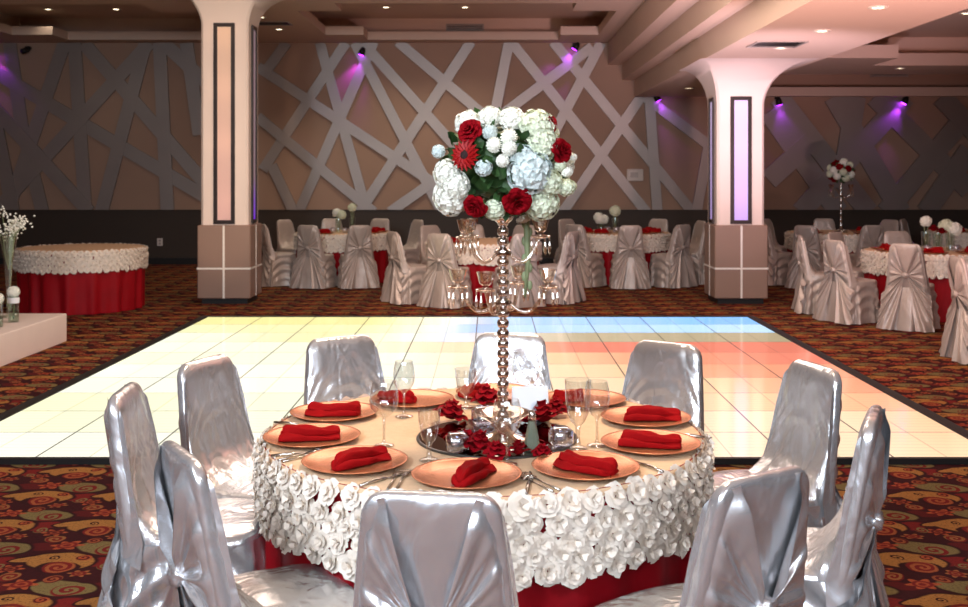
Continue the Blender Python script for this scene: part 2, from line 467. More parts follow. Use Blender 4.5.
DL=[(48,9,4.47,'round downlight in the dark coffer, leftmost of all the lit lights'),(116,9,4.47,'round downlight in the dark coffer, nearer the peach-lit column'),
 (261,17,ZC,'round downlight just right of the peach-lit column, higher of two'),(279,29,ZC,'round downlight just right of the peach-lit column, lower of two'),
 (386,7,4.47,'round downlight in the middle coffer, left of two'),(465,7,4.47,'round downlight in the middle coffer, right of two above the vent'),
 (689,88,3.06,'small downlight under the arch left of the lavender-lit column'),(781,47.5,3.06,'round downlight on the pink beam just above the lavender-lit column'),
 (822,30.5,3.06,'round downlight on the pink beam, second up from the lavender-lit column'),(878,7,3.06,'round downlight on the pink beam nearest the top edge'),
 (900,68,3.33,'round downlight in the lower ceiling above the tall flower stand'),(966,13,3.80,'round downlight at the right edge of the raised ceiling')]
DLP=[3,5,22,30,40,40,10,6,6,6,7,6]
for (px,py,z,lb),p in zip(DL,DLP):
    x,y=ceil_at(px,py,z)
    downlight(x,y,z,lb,power=p*2.0)
def vent(x0,x1,y,z0,z1,label,horizontal=False,y1=None,n=4):
    t=thing('air_vent',label,'vent',((x0+x1)/2,y,z0))
    w=(x1-x0)/2
    if not horizontal:
        h=z1-z0
        mb=MB(); mb.box(-w,w,-.02,0,0,.02); mb.box(-w,w,-.02,0,h-.02,h); mb.box(-w,-w+.02,-.02,0,.02,h-.02); mb.box(w-.02,w,-.02,0,.02,h-.02); mb.build('frame',VENTM,t,smooth=False)
        mb=MB()
        for i in range(n): 
            zz=.02+(h-.04)*(i+.5)/n; mb.box(-w+.02,w-.02,-.014,-.004,zz-.007,zz+.007)
        mb.build('louvre',VENTM,t,smooth=False)
        mb=MB(); mb.box(-w+.02,w-.02,-.003,0,.02,h-.02); mb.build('backing',BLACK,t,smooth=False)
    else:
        d=(y1-y)
        mb=MB(); mb.box(-w,w,0,.03,-.012,0); mb.box(-w,w,d-.03,d,-.012,0); mb.box(-w,-w+.03,.03,d-.03,-.012,0); mb.box(w-.03,w,.03,d-.03,-.012,0); mb.build('frame',VENTM,t,smooth=False)
        mb=MB(); mb.box(-w+.03,w-.03,.03,d-.03,-.004,0); mb.build('backing',BLACK,t,smooth=False)
    return t
vy=19.2
x0,z1=wall_pt(446,24,vy); x1,z0=wall_pt(484,31,vy); vent(x0,x1,vy,z0,z1,'long slot air vent at the back of the middle coffer',n=3)
x0,z1=wall_pt(870,79,19.35); x1,z0=wall_pt(908,83.5,19.35); vent(x0,x1,19.35,z0+.12,z1+.16,'dark slot air vent above the right wall')
x0,y0=ceil_at(772,45,3.06); vent(x0-.25,x0+.3,y0-.35,3.06,3.06,'ceiling air grille on the pink beam beside a downlight',True,y0+.15)
x0,y0=ceil_at(270,24,ZC); vent(x0-.2,x0+.35,y0-.3,ZC,ZC,'ceiling air grille between two downlights by the peach-lit column',True,y0+.1)
# wall fittings
def plate(px,py,label,name,cat,yw=YB-.03):
    x,z=wall_pt(px,py,yw); t=thing(name,label,cat,(x,yw,z))
    mb=MB(); mb.box(-.05,.05,-.012,0,-.07,.07,ch=.004); mb.build('cover_plate',PLASTIC,t,smooth=False)
    mb=MB(); mb.box(-.02,.02,-.016,-.011,.01,.045); mb.box(-.02,.02,-.016,-.011,-.045,-.01); mb.build('socket',VENTM,t,smooth=False)
plate(160,242,'small white outlet plate low on the dark wainscot','wall_outlet','outlet')
t=thing('thermostat','pale rectangular control box on the lattice wall left of the lavender-lit column','thermostat',(*[wall_pt(635,175)[0]],YB,wall_pt(635,175)[1]))
mb=MB(); mb.box(-.15,.15,-.03,0,-.11,.11,ch=.008); mb.build('housing',PLASTIC,t,smooth=False)
mb=MB(); mb.box(-.09,.05,-.034,-.029,-.04,.05); mb.build('screen',VENTM,t,smooth=False)
x,z=wall_pt(29,51); t=thing('security_camera','small black camera high on the far left wall','camera',(x,YB,z))
mb=MB(); mb.box(-.05,.05,-.08,0,0.02,.08,ch=.01); mb.build('bracket',BLACK,t,smooth=False)
mb=MB(); mb.tube([(0,-.05,.02),(-.02,-.22,-.03)],.05,12); mb.build('camera_body',BLACK,t)
# violet stage lights on the wall
VLENS=emit('violet_lens',(170,50,255),14.0)
def stage_light(px,py,label,tx,tz,power,yw=YB,col=(.42,.05,1)):
    x,z=wall_pt(px,py,yw-.13); t=thing('stage_light',label,'stage light',(x,yw-.13,z))
    mb=MB(); mb.box(-.02,.02,.02,.13,.04,.07); mb.box(-.05,.05,.11,.13,-.02,.12); mb.build('bracket',BLACK,t,smooth=False)
    d=Vector((tx,.10,tz)).normalized()
    mb=MB(); mb.tube([Vector((0,0,.0))-d*.09,Vector((0,0,0))-d*.02,d*.05],[.03,.055,.06],14); mb.build('can',BLACK,t)
    mb=MB(); mb.tube([d*.051,d*.056],.05,14); mb.build('lens',VLENS,t)
    l=bpy.data.lights.new('violet_lamp','SPOT'); l.energy=power; l.color=col; l.spot_size=R(70); l.spot_blend=.8; l.shadow_soft_size=.04
    o=bpy.data.objects.new('violet_lamp',l); COL.objects.link(o); l.energy=power*1.5; o.location=(x+d.x*.07,yw-.13+d.y*.07,z+d.z*.07)
    o.rotation_mode='QUATERNION'; o.rotation_quaternion=d.to_track_quat('-Z','Y')
stage_light(362,52,'violet stage light on the lattice wall between peach-lit column and flowers',-.35,-1,26,col=(.5,.05,.9))
stage_light(576,47,'violet stage light high beside the stepped beam',-.5,-.75,26)
stage_light(657,98,'violet stage light under the arch left of the lavender-lit column',.35,-.6,14)
stage_light(779,102,'violet stage light just right of the lavender-lit column',.25,-1,14)
stage_light(905,101,'bright violet stage light on the right wall above the bouquets',-.55,-1,22)
stage_light(-8,52,'violet stage light at the far left wall, cut by the frame edge',.3,-1,14)

# ================================================================== DANCE FLOOR
DX0,DX1,DY0,DY1=-3.20,2.90,6.02,11.98
NT=10
def floor_color(u,v):
    """u 0..1 left->right, v 0..1 back->front : colour shown by the LED tile"""
    row=int(v*10); 
    cream=Vector((249,251,230)); yellow=Vector((240,232,156)); pale=Vector((251,250,230))
    blue=Vector((176,214,255)); tan=Vector((186,170,136)); salmon=Vector((238,128,104)); sal2=Vector((244,158,120)); peach=Vector((250,206,160)); wpeach=Vector((253,226,188))
    def ramp(stops,x):
        for (a,ca),(b,cb) in zip(stops,stops[1:]):
            if x<=b: 
                t=max(0,min(1,(x-a)/(b-a))); return ca*(1-t)+cb*t
        return stops[-1][1]
    rows=[
     [(0,yellow),(.3,yellow),(.45,pale),(.55,blue),(.75,Vector((158,206,255))),(1,Vector((120,190,255)))],
     [(0,Vector((244,242,190))),(.3,Vector((242,238,176))),(.42,pale),(.5,blue),(1,Vector((186,226,255)))],
     [(0,cream),(.25,Vector((244,240,180))),(.4,cream),(.46,Vector((222,232,250))),(.58,Vector((226,214,190))),(.68,tan),(1,Vector((176,162,128)))],
     [(0,cream),(.35,Vector((248,247,212))),(.45,wpeach),(.55,peach),(.66,salmon),(1,Vector((222,120,96)))],
     [(0,Vector((250,249,216))),(.4,cream),(.5,wpeach),(.62,peach),(.74,sal2),(1,salmon)],
     [(0,cream),(.4,cream),(.55,wpeach),(.7,peach),(.85,sal2),(1,sal2)],
     [(0,pale),(.45,cream),(.6,wpeach),(.8,peach),(1,sal2)],
     [(0,Vector((245,244,202))),(.45,cream),(.6,wpeach),(.85,peach),(1,Vector((246,180,136)))],
     [(0,Vector((247,246,210))),(.5,cream),(.65,wpeach),(.9,wpeach),(1,peach)],
     [(0,pale),(.5,pale),(.7,wpeach),(.9,wpeach),(1,peach)]]
    return ramp(rows[min(9,row)],u)
def dance_mat():
    m,nt,b=newmat('led_floor_tiles'); at=nt.nodes.new('ShaderNodeVertexColor'); at.layer_name='led'
    tc=nt.nodes.new('ShaderNodeTexCoord'); sp=nt.nodes.new('ShaderNodeSeparateXYZ'); nt.links.new(tc.outputs['Object'],sp.inputs[0])
    px=(DX1-DX0)/NT; py=(DY1-DY0)/NT
    gx=(X(sp.outputs[0])-DX0)/px; gy=(X(sp.outputs[1])-DY0)/py
    maj=xmin(.5-xabs(wrap(gx)), (.5-xabs(wrap(gy))))           # distance to panel joint, in panels
    mx_=(.5-xabs(wrap(gx*2.0)))*.5
    line=soft(maj-.008,.003)
    minor=soft(mx_-.006,.004)*.45
    fy=soft(.5-xabs(wrap(gy*8.0))-.06,.05)*.17
    dark=xmax(xmax(line,minor),fy)
    c=mixc(dark,at.outputs[0],(.02,.02,.02)); nt.links.new(c,b.inputs['Emission Color'])
    b.inputs['Base Color'].default_value=(.05,.05,.05,1); b.inputs['Emission Strength'].default_value=1.15
    b.inputs['Roughness'].default_value=.12; b.inputs['Specular IOR Level'].default_value=.5
    return m
root=thing('dance_floor','lit LED dance floor of square tiles glowing cream, blue and salmon','dance floor',(0,0,0))
vs=[];fs=[];cols=[]
nx,ny=40,20
for j in range(ny):
    for i in range(nx):
        o=len(vs); xs=[DX0+(DX1-DX0)*(i+a)/nx for a in (0,1)]; ys=[DY0+(DY1-DY0)*(j+a)/ny for a in (0,1)]
        vs+=[(xs[0],ys[0],.03),(xs[1],ys[0],.03),(xs[1],ys[1],.03),(xs[0],ys[1],.03)]; fs.append((o,o+1,o+2,o+3))
        for a in (0,1,1,0):
            random.seed((i//2)*77+(j//2)*1313)
            jit=random.uniform(.94,1.02)
            c=floor_color((i+a)/nx,1-(j+.5)/ny); cols.append([min(1,q*jit) for q in lin(tuple(c))]+[1])
me=bpy.data.meshes.new('led_panel'); me.from_pydata(vs,[],fs); me.materials.append(dance_mat())
ca=me.color_attributes.new('led','FLOAT_COLOR','CORNER')
for i,c in enumerate(cols): ca.data[i].color=c
put('led_panel',me,root)
random.seed(7)
mb=MB(); w=.09
for x0,x1,y0,y1 in ((DX0-w,DX1+w,DY0-.035,DY0),(DX0-w,DX1+w,DY1,DY1+w),(DX0-w,DX0,DY0,DY1),(DX1,DX1+w,DY0,DY1)):
    mb.box(x0,x1,y0,y1,.0,.034)
mb.box(DX0,DX1,DY0,DY1,0,.026)
mb.build('edge_ramp',BLACK,root,smooth=False)

# ================================================================== CHAIRS
def sgnp(v,p): return math.copysign(abs(v)**p,v)
ZT=.915
def ycen(z): return -.215-.075*(z-.46)/.455
def wback(z): return .152+.056*max(0,(ZT-z)/.46)**.8
TH=.030
def chair_meshes(seed,SATIN):
    rnd=random.Random(seed); ph=[rnd.uniform(0,6.28) for _ in range(12)]
    # --- backrest
    rows=[]; r=.07; w0=wback
    zs=[.44+ (ZT-r-.44)*i/26 for i in range(27)]
    for z in zs: rows.append((z,w0(z),TH,0))
    for i in range(1,9):
        t=i/8*PI/2; z=ZT-r+r*sin(t); rows.append((z,w0(ZT-r)-r*.9+r*.9*cos(t),max(.003,TH*(cos(t)**.6 if i<8 else .12)),0))
    n=64; vs=[];fs=[]
    for (z,w,th,_) in rows:
        for i in range(n):
            a=2*PI*i/n; x=w*sgnp(cos(a),.45); y=th*sgnp(sin(a),.55); f=max(0,sin(a))
            fade=min(1,(ZT-z)/.12)
            if f>0:
                k=f**.5*fade
                fl=.15*exp(-max(0,z-.455)/.055)
                y+=k*(fl+.006*sin(95*(z-.72)+9*x*x*60+ph[0])*exp(-((z-.70)/.05)**2)
                     +.007*sin(34*x+ph[1]+3*z)*max(0,min(1,(.76-z)/.15))
                     +.004*sin(70*x+ph[2]+8*z)*max(0,min(1,(.70-z)/.15)))
                x*=1+.02*exp(-max(0,z-.46)/.06)
            else:
                y-= .003*fade*abs(f)*0+ .0035*fade*math.exp(-(x/.012)**2)
                y+= .004*fade*sin(26*x+ph[3])*(-1 if f==0 else 0)*abs(sin(a))
            vs.append((x,ycen(z)+y,z))
    for j in range(len(rows)-1):
        for i in range(n):
            a=j*n+i;b=j*n+(i+1)%n; fs.append((a,b,b+n,a+n))
    fs.append(tuple(range((len(rows)-1)*n,len(rows)*n)))
    mb=MB(); mb.add(vs,fs); back=mb.mesh('backrest',SATIN)
    # --- seat cushion
    mb=MB()
    def seat(u,v):
        a=2*PI*u
        prof=[(1.0,.425),(1.015,.447),(.99,.464),(.93,.473),(.7,.479),(.35,.482),(.001,.483)]
        k=v*(len(prof)-1); i=min(int(k),len(prof)-2); t=k-i
        s=prof[i][0]*(1-t)+prof[i+1][0]*t; z=prof[i][1]*(1-t)+prof[i+1][1]*t
        x=.222*s*sgnp(cos(a),.5); y=-.012+.205*s*sgnp(sin(a),.5)
        z+= .003*sin(30*x+12*y+ph[4])*(1-s*.5)+.002*sin(40*y+ph[5])
        return (x,y,z)
    mb.grid(seat,64,18,cu=True); seatm=mb.mesh('seat',SATIN)
    # --- skirt to the floor
    mb=MB()
    def skirt(u,v):
        a=2*PI*u; z=.452*(1-v)+.006*v
        hx=.223+.035*v; hy=.236+.035*v; cx=cos(a); sy=sin(a)
        x=hx*sgnp(cx,.5); y=-.034-.012*v+hy*sgnp(sy,.5)
        amp=.020*v**.8
        d=amp*(sin(11*a+ph[6]+.8*v)+.6*sin(19*a+ph[7]))+ .006*v*sin(31*a+ph[8])
        side=abs(cx)**2
        d+=side*.012*sin(2*PI*(z*8+2.2*((y+.02)/.3)**2)+ph[9])*min(1,v*5)*(1-v)**.6*1.5
        L=sqrt(cx*cx+sy*sy); return (x+d*cx/L,y+d*sy/L,z)
    mb.grid(skirt,160,22,cu=True); skm=mb.mesh('skirt',SATIN)
    # --- tied drape on the back: two upper fans and two lower flaps meeting at a knot
    def ysurf(x,z):
        if z>.46: y=ycen(z)-TH
        else: y=ycen(.46)-TH-.070*(.46-z)/.46
        e=max(0,abs(x)-(wback(z)-.04))/.05
        return y+min(.04,.028*e*e)
    def fan(mb,s,bd,fold,amp,roll,ext):
        L=[0]
        for p,q in zip(bd,bd[1:]): L.append(L[-1]+sqrt((q[0]-p[0])**2+(q[1]-p[1])**2))
        K=(.010*s,.585)
        p1,p2=rnd.uniform(0,6),rnd.uniform(0,6)
        def fn(u,v):
            t=u*L[-1]; i=0
            while i<len(L)-2 and L[i+1]<t: i+=1
            w=(t-L[i])/(L[i+1]-L[i]); bx=bd[i][0]*(1-w)+bd[i+1][0]*w; bz=bd[i][1]*(1-w)+bd[i+1][1]*w
            rr=v
            bow=.025*sin(PI*v)*(1-2*u) if ext==0 else 0
            x=s*(abs(K[0])+(bx-abs(K[0]))*rr); z=K[1]+(bz-K[1])*rr - bow*.6
            off=.007+.026*(1-rr)**2 + ext*rr
            bump=min(1,rr*3)*(1 if ext else (1-rr**3))
            off+=amp*bump*(sin(fold*2*PI*u+p1+1.2*rr)+.5*sin(fold*3.7*PI*u+p2))*(.35+rr if ext else .9)
            off+=roll*exp(-(u/.06)**2)*min(1,rr*4)*(1-.75*rr**3)
            if ext: off=max(off,.006)
            else:
                off=max(off,.004)
                k=max(0,(rr-.8)/.2); off-=k*k*(TH+.016)*min(1,max(0,.93-z)/.06)
            return (x,ysurf(x,z)-off,z)
        mb.grid(fn,56,22)
    up=MB(); lo=MB()
    for s in (1,-1):
        fan(up,s,[(.104,.908),(.137,.895),(.164,.852),(.182,.74),(.198,.60),(.215,.50),(.236,.38)],4.0,.010,.030,0)
        fan(lo,s,[(.245,.38),(.262,.20),(.290,.012),(.20,.010),(.11,.012)],3.5,.012,.012,.035)
    upm=up.mesh('back_drape',SATIN); lom=lo.mesh('drape_tail',SATIN)
    mb=MB(); mb.ell((0,ysurf(0,.585)-.030,.585),(.036,.024,.032),20,14,d=lambda a,p:.12*sin(5*a+ph[10])*cos(p)+.08*sin(7*p+3*a)); km=mb.mesh('knot',SATIN)
    return dict(backrest=back,seat=seatm,skirt=skm,back_drape=upm,drape_tail=lom,knot=km)
CH=[chair_meshes(s,SATIN) for s in (1,2,3)]+[chair_meshes(s,CHAMP) for s in (4,5,6)]
protos=[]
def make_chair(v):
    t=thing('banquet_chair','x','chair')
    for n in ('backrest','seat','skirt','back_drape','drape_tail','knot'):
        o=put(n,CH[v][n],t)
        if n=='back_drape': bd=o
        if n=='knot': o.parent=bd
        if n=='drape_tail': o.parent=bd
    return t
used=[False]*6
protos=[make_chair(i) for i in range(6)]
cnt=[0]
def chair(x,y,rz,label,group):
    v=cnt[0]%3+(0 if group==GM else 3); cnt[0]+=1
    if not used[v]:
        used[v]=True; c=protos[v]; c.location=(x,y,0); c.rotation_euler=(0,0,rz); c['label']=label; c['group']=group; return c
    return copy_thing(protos[v],(x,y,0),rz,label,group)

TC=(-.025,3.68)
GM='silver satin covered chairs at the set table'
main=[(-95,.985,0,'silver satin chair with its back to us, front centre of the set table'),
 (-59,1.02,2,'silver satin chair front right of the set table, its open tied back facing us'),
 (-20,.985,-4,'silver satin chair right of the set table, turned side-on against the carpet'),
 (16,1.025,0,'silver satin chair right of the set table with dance floor behind its light top'),
 (47.5,.90,4,'beige-lit satin chair at far right rear of the set table, against the salmon tiles'),
 (84.5,.88,0,'silver satin chair directly behind the crystal candelabra stem, across the set table'),
 (121.5,.95,0,'silver satin chair behind the set table, left of the upright wine glass, on cream tiles'),
 (155.5,.915,3,'silver satin chair at left rear of set table with crinkled front'),
 (184.5,.93,0,'silver satin chair at left edge of the set table, side turned, beside the paisley carpet'),
 (233.5,.92,-21,'silver satin chair at front left of the set table, knotted back showing')]
for a,r_,tw,lb in main:
    x=TC[0]+r_*cos(R(a)); y=TC[1]+r_*sin(R(a))
    chair(x,y,R(a+90+tw),lb,GM)

# ================================================================== TABLES
TR,TZ=.745,.742
def rosette_band(nrow=5, ncol=66, seed=3, z0=.49, z1=.735, size=.78):
    rnd=random.Random(seed); mb=MB()
    for j in range(nrow):
        for i in range(ncol):
            th=2*PI*(i+.5*(j%2)+rnd.uniform(-.12,.12))/ncol; z=z1-.022-(z1-z0-.06)*j/(nrow-1)+rnd.uniform(-.010,.010)
            if j==0: z=z1-.018
            rad=TR+.004+.004*rnd.random()
            n=Vector((cos(th),sin(th),.12 if j else .45)).normalized(); e=Vector((-sin(th),cos(th),0)); f=n.cross(e)
            c=Vector((rad*cos(th),rad*sin(th),z)); a0=rnd.uniform(0,6.28); sc=size*rnd.uniform(.9,1.12)
            for (np_,r0,ln,wd,l0,l1,l2) in ((6,.006,.046,.027,.002,.014,.009),(5,.004,.031,.021,.010,.026,.023),(3,.002,.016,.014,.018,.036,.038)):
                for k in range(np_):
                    a=a0+2*PI*(k+.3*np_)/np_+rnd.uniform(-.2,.2); er=e*cos(a)+f*sin(a); ft=f*cos(a)-e*sin(a)
                    vs=[]
                    tl=rnd.uniform(-.005,.005)
                    for si,(s,lf,wk) in enumerate(((0,l0,.35),(.55,l1,1.0),(1.0,l2+tl,.75))):
                        for q in (-1,0,1):
                            cup=.006*(1-abs(q))*(-1 if si==1 else .3)
                            vs.append(c+(er*(r0+ln*(s-(.12*abs(q) if si==2 else 0)))+ft*(wd*wk*q)+n*(lf+cup+rnd.uniform(-.005,.005))+ft*rnd.uniform(-.005,.005)+er*rnd.uniform(-.005,.005))*sc)
                    mb.add(vs,[(0,1,4,3),(1,2,5,4),(3,4,7,6),(4,5,8,7)])
    return mb.mesh('rosette_band',PETAL)
BAND=rosette_band()
def cloth_meshes():
    mb=MB()
    mb.lathe([(.001,TZ+.006),(.3,TZ+.006),(.6,TZ+.006),(TR-.01,TZ+.006),(TR+.004,TZ+.001),(TR+.006,TZ-.012),(TR+.004,TZ-.022)],96,cap0=False,cap1=False)
    top=mb.mesh('overlay_cloth',CREAM)
    mb=MB()
    def skirt(u,v):
        a=2*PI*u; z=(TZ+.003)*(1-v)+.008*v
        amp=.038*min(1,v*1.6)
        r_=TR+.002-.010*v-amp*(.5+.5*sin(18*a+.7*sin(3*a)))+.010*v*sin(31*a+1)
        return (r_*cos(a),r_*sin(a),z)
    mb.grid(skirt,240,12,cu=True)
    mb.lathe([(.001,TZ+.003),(TR+.002,TZ+.003)],96,cap0=False,cap1=False)
    red=mb.mesh('tablecloth',REDCLOTH)
    mb=MB(); mb.lathe([(.001,TZ-.03),(TR-.02,TZ-.03),(TR-.004,TZ-.024),(TR-.004,TZ-.004),(TR-.01,TZ),(.001,TZ)],64,cap0=False,cap1=False)
    tt=mb.mesh('tabletop',mat('plywood_top',(150,110,70),.6))
    legs=[]
    for sx,sy in ((1,1),(1,-1),(-1,1),(-1,-1)):
        m_=MB(); m_.tube([(sx*.35,sy*.35,TZ-.03),(sx*.42,sy*.42,.01)],.014,8); legs.append(m_.mesh('leg',CHROME))
    return top,red,tt,legs
TOPM,REDM,TTM,LEGM=cloth_meshes()
def table(x,y,where,sc=1.0,rz=0):
    t=thing('banquet_table','round table hidden under its draped cloths, '+where,'table',(x,y,0),rz,'round banquet tables')
    put('tabletop',TTM,t)
    for l in LEGM: put('leg',l,t)
    t.scale=(sc,sc,1)
    c=tag(put('red_tablecloth',REDM,None,(x,y,0)),'deep red tablecloth on the round table, '+where,'tablecloth','red tablecloths'); c.scale=(sc,sc,1); c.rotation_euler=(0,0,rz)
    q=thing('rosette_overlay','cream rosette overlay cloth on the round table, '+where,'tablecloth',(x,y,0),rz,'rosette overlays')
    q.scale=(sc,sc,1)
    put('overlay_cloth',TOPM,q); put('rosette_band',BAND,q)
    return t
T1=(-2.26,16.4); T2=(-.10,14.2); T3=(2.0,16.4); T4=(5.15,12.4); T5=(5.35,16.4); T7=(7.7,16.7)
T0x,T0y=(82-VX)*13.0/F,13.0
table(*TC,'fully set before the dance floor')
table(T1[0],T1[1],'just right of the peach-lit column',1,.3)
table(T2[0],T2[1],'at the rear edge of the dance floor',1,.6)
table(T3[0],T3[1],'just left of the lavender-lit column',1,.9)
table(T4[0],T4[1],'nearest one right of the lavender-lit column',1,1.2)
table(T5[0],T5[1],'under the tall flower stand by right wall',1,1.5)
table(T7[0],T7[1],'farthest into the right corner',1,1.9)
table(T0x,T0y,'bare and chairless behind the white platform',.99,2.2)

# background chairs : (x,y,target table,label)
def bgc(tab,a,r_,label,group,tw=0):
    r_+=.07; x=tab[0]+r_*cos(R(a)); y=tab[1]+r_*sin(R(a)); chair(x,y,R(a+90+tw),label,group)
G1='chairs at the table by the peach-lit column'
for a,r_,lb in ((-108,.86,'satin chair with back to us, left of two by table near peach-lit column'),(-72,.86,'satin chair with back to us, right of two by table near peach-lit column'),
  (-146,1.0,'side-turned satin chair against the right side of the peach-lit column base'),(146,.95,'satin chair at the rear left of the table by the peach-lit column'),
  (108,.9,'satin chair beyond the table by the peach-lit column, left of the flower vases'),(70,.9,'satin chair beyond the table by the peach-lit column, right of the flower vases'),
  (34,.95,'satin chair at the rear right of the table by the peach-lit column')):
    bgc(T1,a,r_,lb,G1)
G2='chairs at the table at the rear edge of the dance floor'
for a,r_,lb in ((-150,.98,'peach-lit satin chair, side-on and leftmost, at the rear edge of the dance floor'),(-115,.92,'peach-lit satin chair seen from behind, left of the candelabra arms'),
  (-66,.90,'lavender-lit satin chair seen from behind, just right of the candelabra stem'),(-30,.97,'tilted white-lit satin chair behind the right candelabra arms'),
  (62,.9,'satin chair beyond the rear dance floor table, right of candelabra'),(98,.9,'satin chair beyond the rear dance floor table, directly behind candelabra'),(128,.92,'satin chair beyond the rear dance floor table, left of candelabra')):
    bgc(T2,a,r_,lb,G2)
G3='chairs at the table by the lavender-lit column'
for a,r_,lb in ((-90,.86,'satin chair with back to us, centred before the table left of the lavender-lit column'),(-130,.86,'side-turned satin chair at left of the table by the lavender-lit column'),
  (-52,.92,'satin chair facing left with draped side, at the table by the lavender-lit column'),(-20,.98,'narrow side-on satin chair nearest the lavender-lit column base'),
  (14,1.0,'pale satin chair at the right rear of the table by the lavender-lit column'),(54,.95,'low-showing satin chair beyond the table, left of the lavender-lit column'),(128,.9,'satin chair beyond the table, at rear left, by the candelabra flowers')):
    bgc(T3,a,r_,lb,G3)
G4='chairs at the nearest right-hand table'
for x,y,lb in ((3.98,12.62,'side-on pink-lit satin chair at the left of the nearest right-hand table'),(4.06,11.88,'pink-lit satin chair with bright tied back, second from left at nearest right-hand table'),
  (4.50,11.36,'pink-lit satin chair with tied back, closest to us at the nearest right-hand table'),(4.52,13.15,'tan satin chair at rear left of the nearest right-hand table'),
  (5.2,13.35,'satin chair at the rear of the nearest right-hand table, left of its white flowers'),(5.95,13.05,'satin chair at the rear of the nearest right-hand table, right of its bouquets')):
    chair(x,y,math.atan2(T4[1]-y,T4[0]-x)-PI/2,lb,G4)
G5='chairs at the table with the tall flower stand'
for x,y,lb in ((4.30,15.95,'side-on satin chair touching the right edge of the lavender-lit column'),(4.66,15.40,'satin chair with back to us, just right of the lavender-lit column'),
  (4.68,17.2,'pale satin chair at rear left of the tall flower stand table'),(5.48,17.3,'satin chair directly behind the tall flower stand'),(6.2,16.95,'satin chair at rear right of the tall flower stand'),
  (5.45,15.50,'grey satin chair with back to us, before the tall flower stand table')):
    chair(x,y,math.atan2(T5[1]-y,T5[0]-x)-PI/2,lb,G5)
chair(6.98,17.2,math.atan2(T7[1]-17.2,T7[0]-6.98)-PI/2,'satin chair by the dark wainscot at the far right corner table','chair at the corner table')
chair(4.40,9.35,R(-92),'pink-lit satin chair cut by the right frame edge, closest chair beyond the dance floor','chair at the right edge')

# ================================================================== PLACE SETTINGS
ZTOP=TZ+.0065
mb=MB(); mb.lathe([(.001,.004),(.10,.004),(.118,.007),(.150,.014),(.160,.018),(.162,.0195),(.160,.0205),(.148,.0165),(.116,.0095),(.104,.0075),(.001,.0075)],64,cap0=False,cap1=False)
mb.lathe([(.105,.0),(.112,.004),(.105,.006)],64,cap0=False,cap1=False)
PLATEM=mb.mesh('charger_plate',COPPER)
def napkin_mesh(seed,L=.205,W=.080):
    rnd=random.Random(seed); ph=[rnd.uniform(0,6.28) for _ in range(6)]; mb=MB()
    def layer(L,W,z0,h,dx,dy,tw,n=40,m=28):
        vs=[];fs=[]
        for j in range(n+1):
            s=-1+2*j/n; e=(1-abs(s)**8)**.25 if abs(s)<1 else 0
            for i in range(m):
                a=2*PI*i/m; wv=1+.16*sin(3.2*s+ph[0])+.05*sin(9*s+ph[1])
                y=W/2*wv*sgnp(cos(a),.6)*max(.25,e)
                zz=sgnp(sin(a),.7)
                z=z0+h*(.5+.5*zz)*(1+.22*sin(2.5*s+ph[2])+.08*sin(8*s+ph[3]+4*y/W))*max(.35,e)+(.006*sin(5*y/W*2+ph[4]+2*s) if zz>0 else 0)
                x=L/2*s*(1+.02*sin(y*60+ph[5]))
                x2=x*cos(tw)-y*sin(tw)+dx; y2=x*sin(tw)+y*cos(tw)+dy
                vs.append((x2,y2+.012*sin(2*s+ph[1]),z))
        for j in range(n):
            for i in range(m):
                a=j*m+i;b=j*m+(i+1)%m; fs.append((a,b,b+m,a+m))
        fs.append(tuple(range(m-1,-1,-1))); fs.append(tuple(range(n*m,(n+1)*m)))
        mb.add(vs,fs)
    layer(L,W,0,.020,0,0,0)
    layer(L*.96,W*.60,.013,.026,.004,.006,.07)
    return mb.mesh('napkin',NAPKIN)
NAPM=[napkin_mesh(s) for s in (4,5,6)]
settings=[(-94.5,.59,'front centre',58),(-58.5,.59,'front right',-42),(-22.5,.59,'right, second from front',-14),(13.5,.60,'right side',-4),(49.5,.60,'rear right behind two glasses',0),
 (85.5,.58,'rear centre behind the candelabra',60),(122,.53,'rear left by upright glass',150),(158,.595,'left rear',-3),(193.5,.59,'leftmost',7),(228.5,.59,'front left',38)]
for i,(a,r_,w,rot) in enumerate(settings):
    x=TC[0]+r_*cos(R(a)); y=TC[1]+r_*sin(R(a))
    o=tag(put('charger_plate',PLATEM,None,(x,y,ZTOP)),'copper charger plate under a red napkin, '+w+' of the set table','plate','copper charger plates')
    sx=.02 if i in (0,3,9) else -.005
    nx_,ny_=x+sx,y-.015
    if i==5: nx_,ny_=x-.09,y-.02
    if i==6: nx_,ny_=x-.06,y-.02
    n_=tag(put('napkin',NAPM[i%3],None,(nx_,ny_,ZTOP+.0078)),'folded red napkin on the copper charger, '+w+' of the set table','napkin','red napkins on chargers'); n_.rotation_euler=(0,0,R(rot))
    if i==4: n_.scale=(.6,.6,1); n_.location.x-=.06
    if i in (5,6): n_.scale=(.75,.9,1)
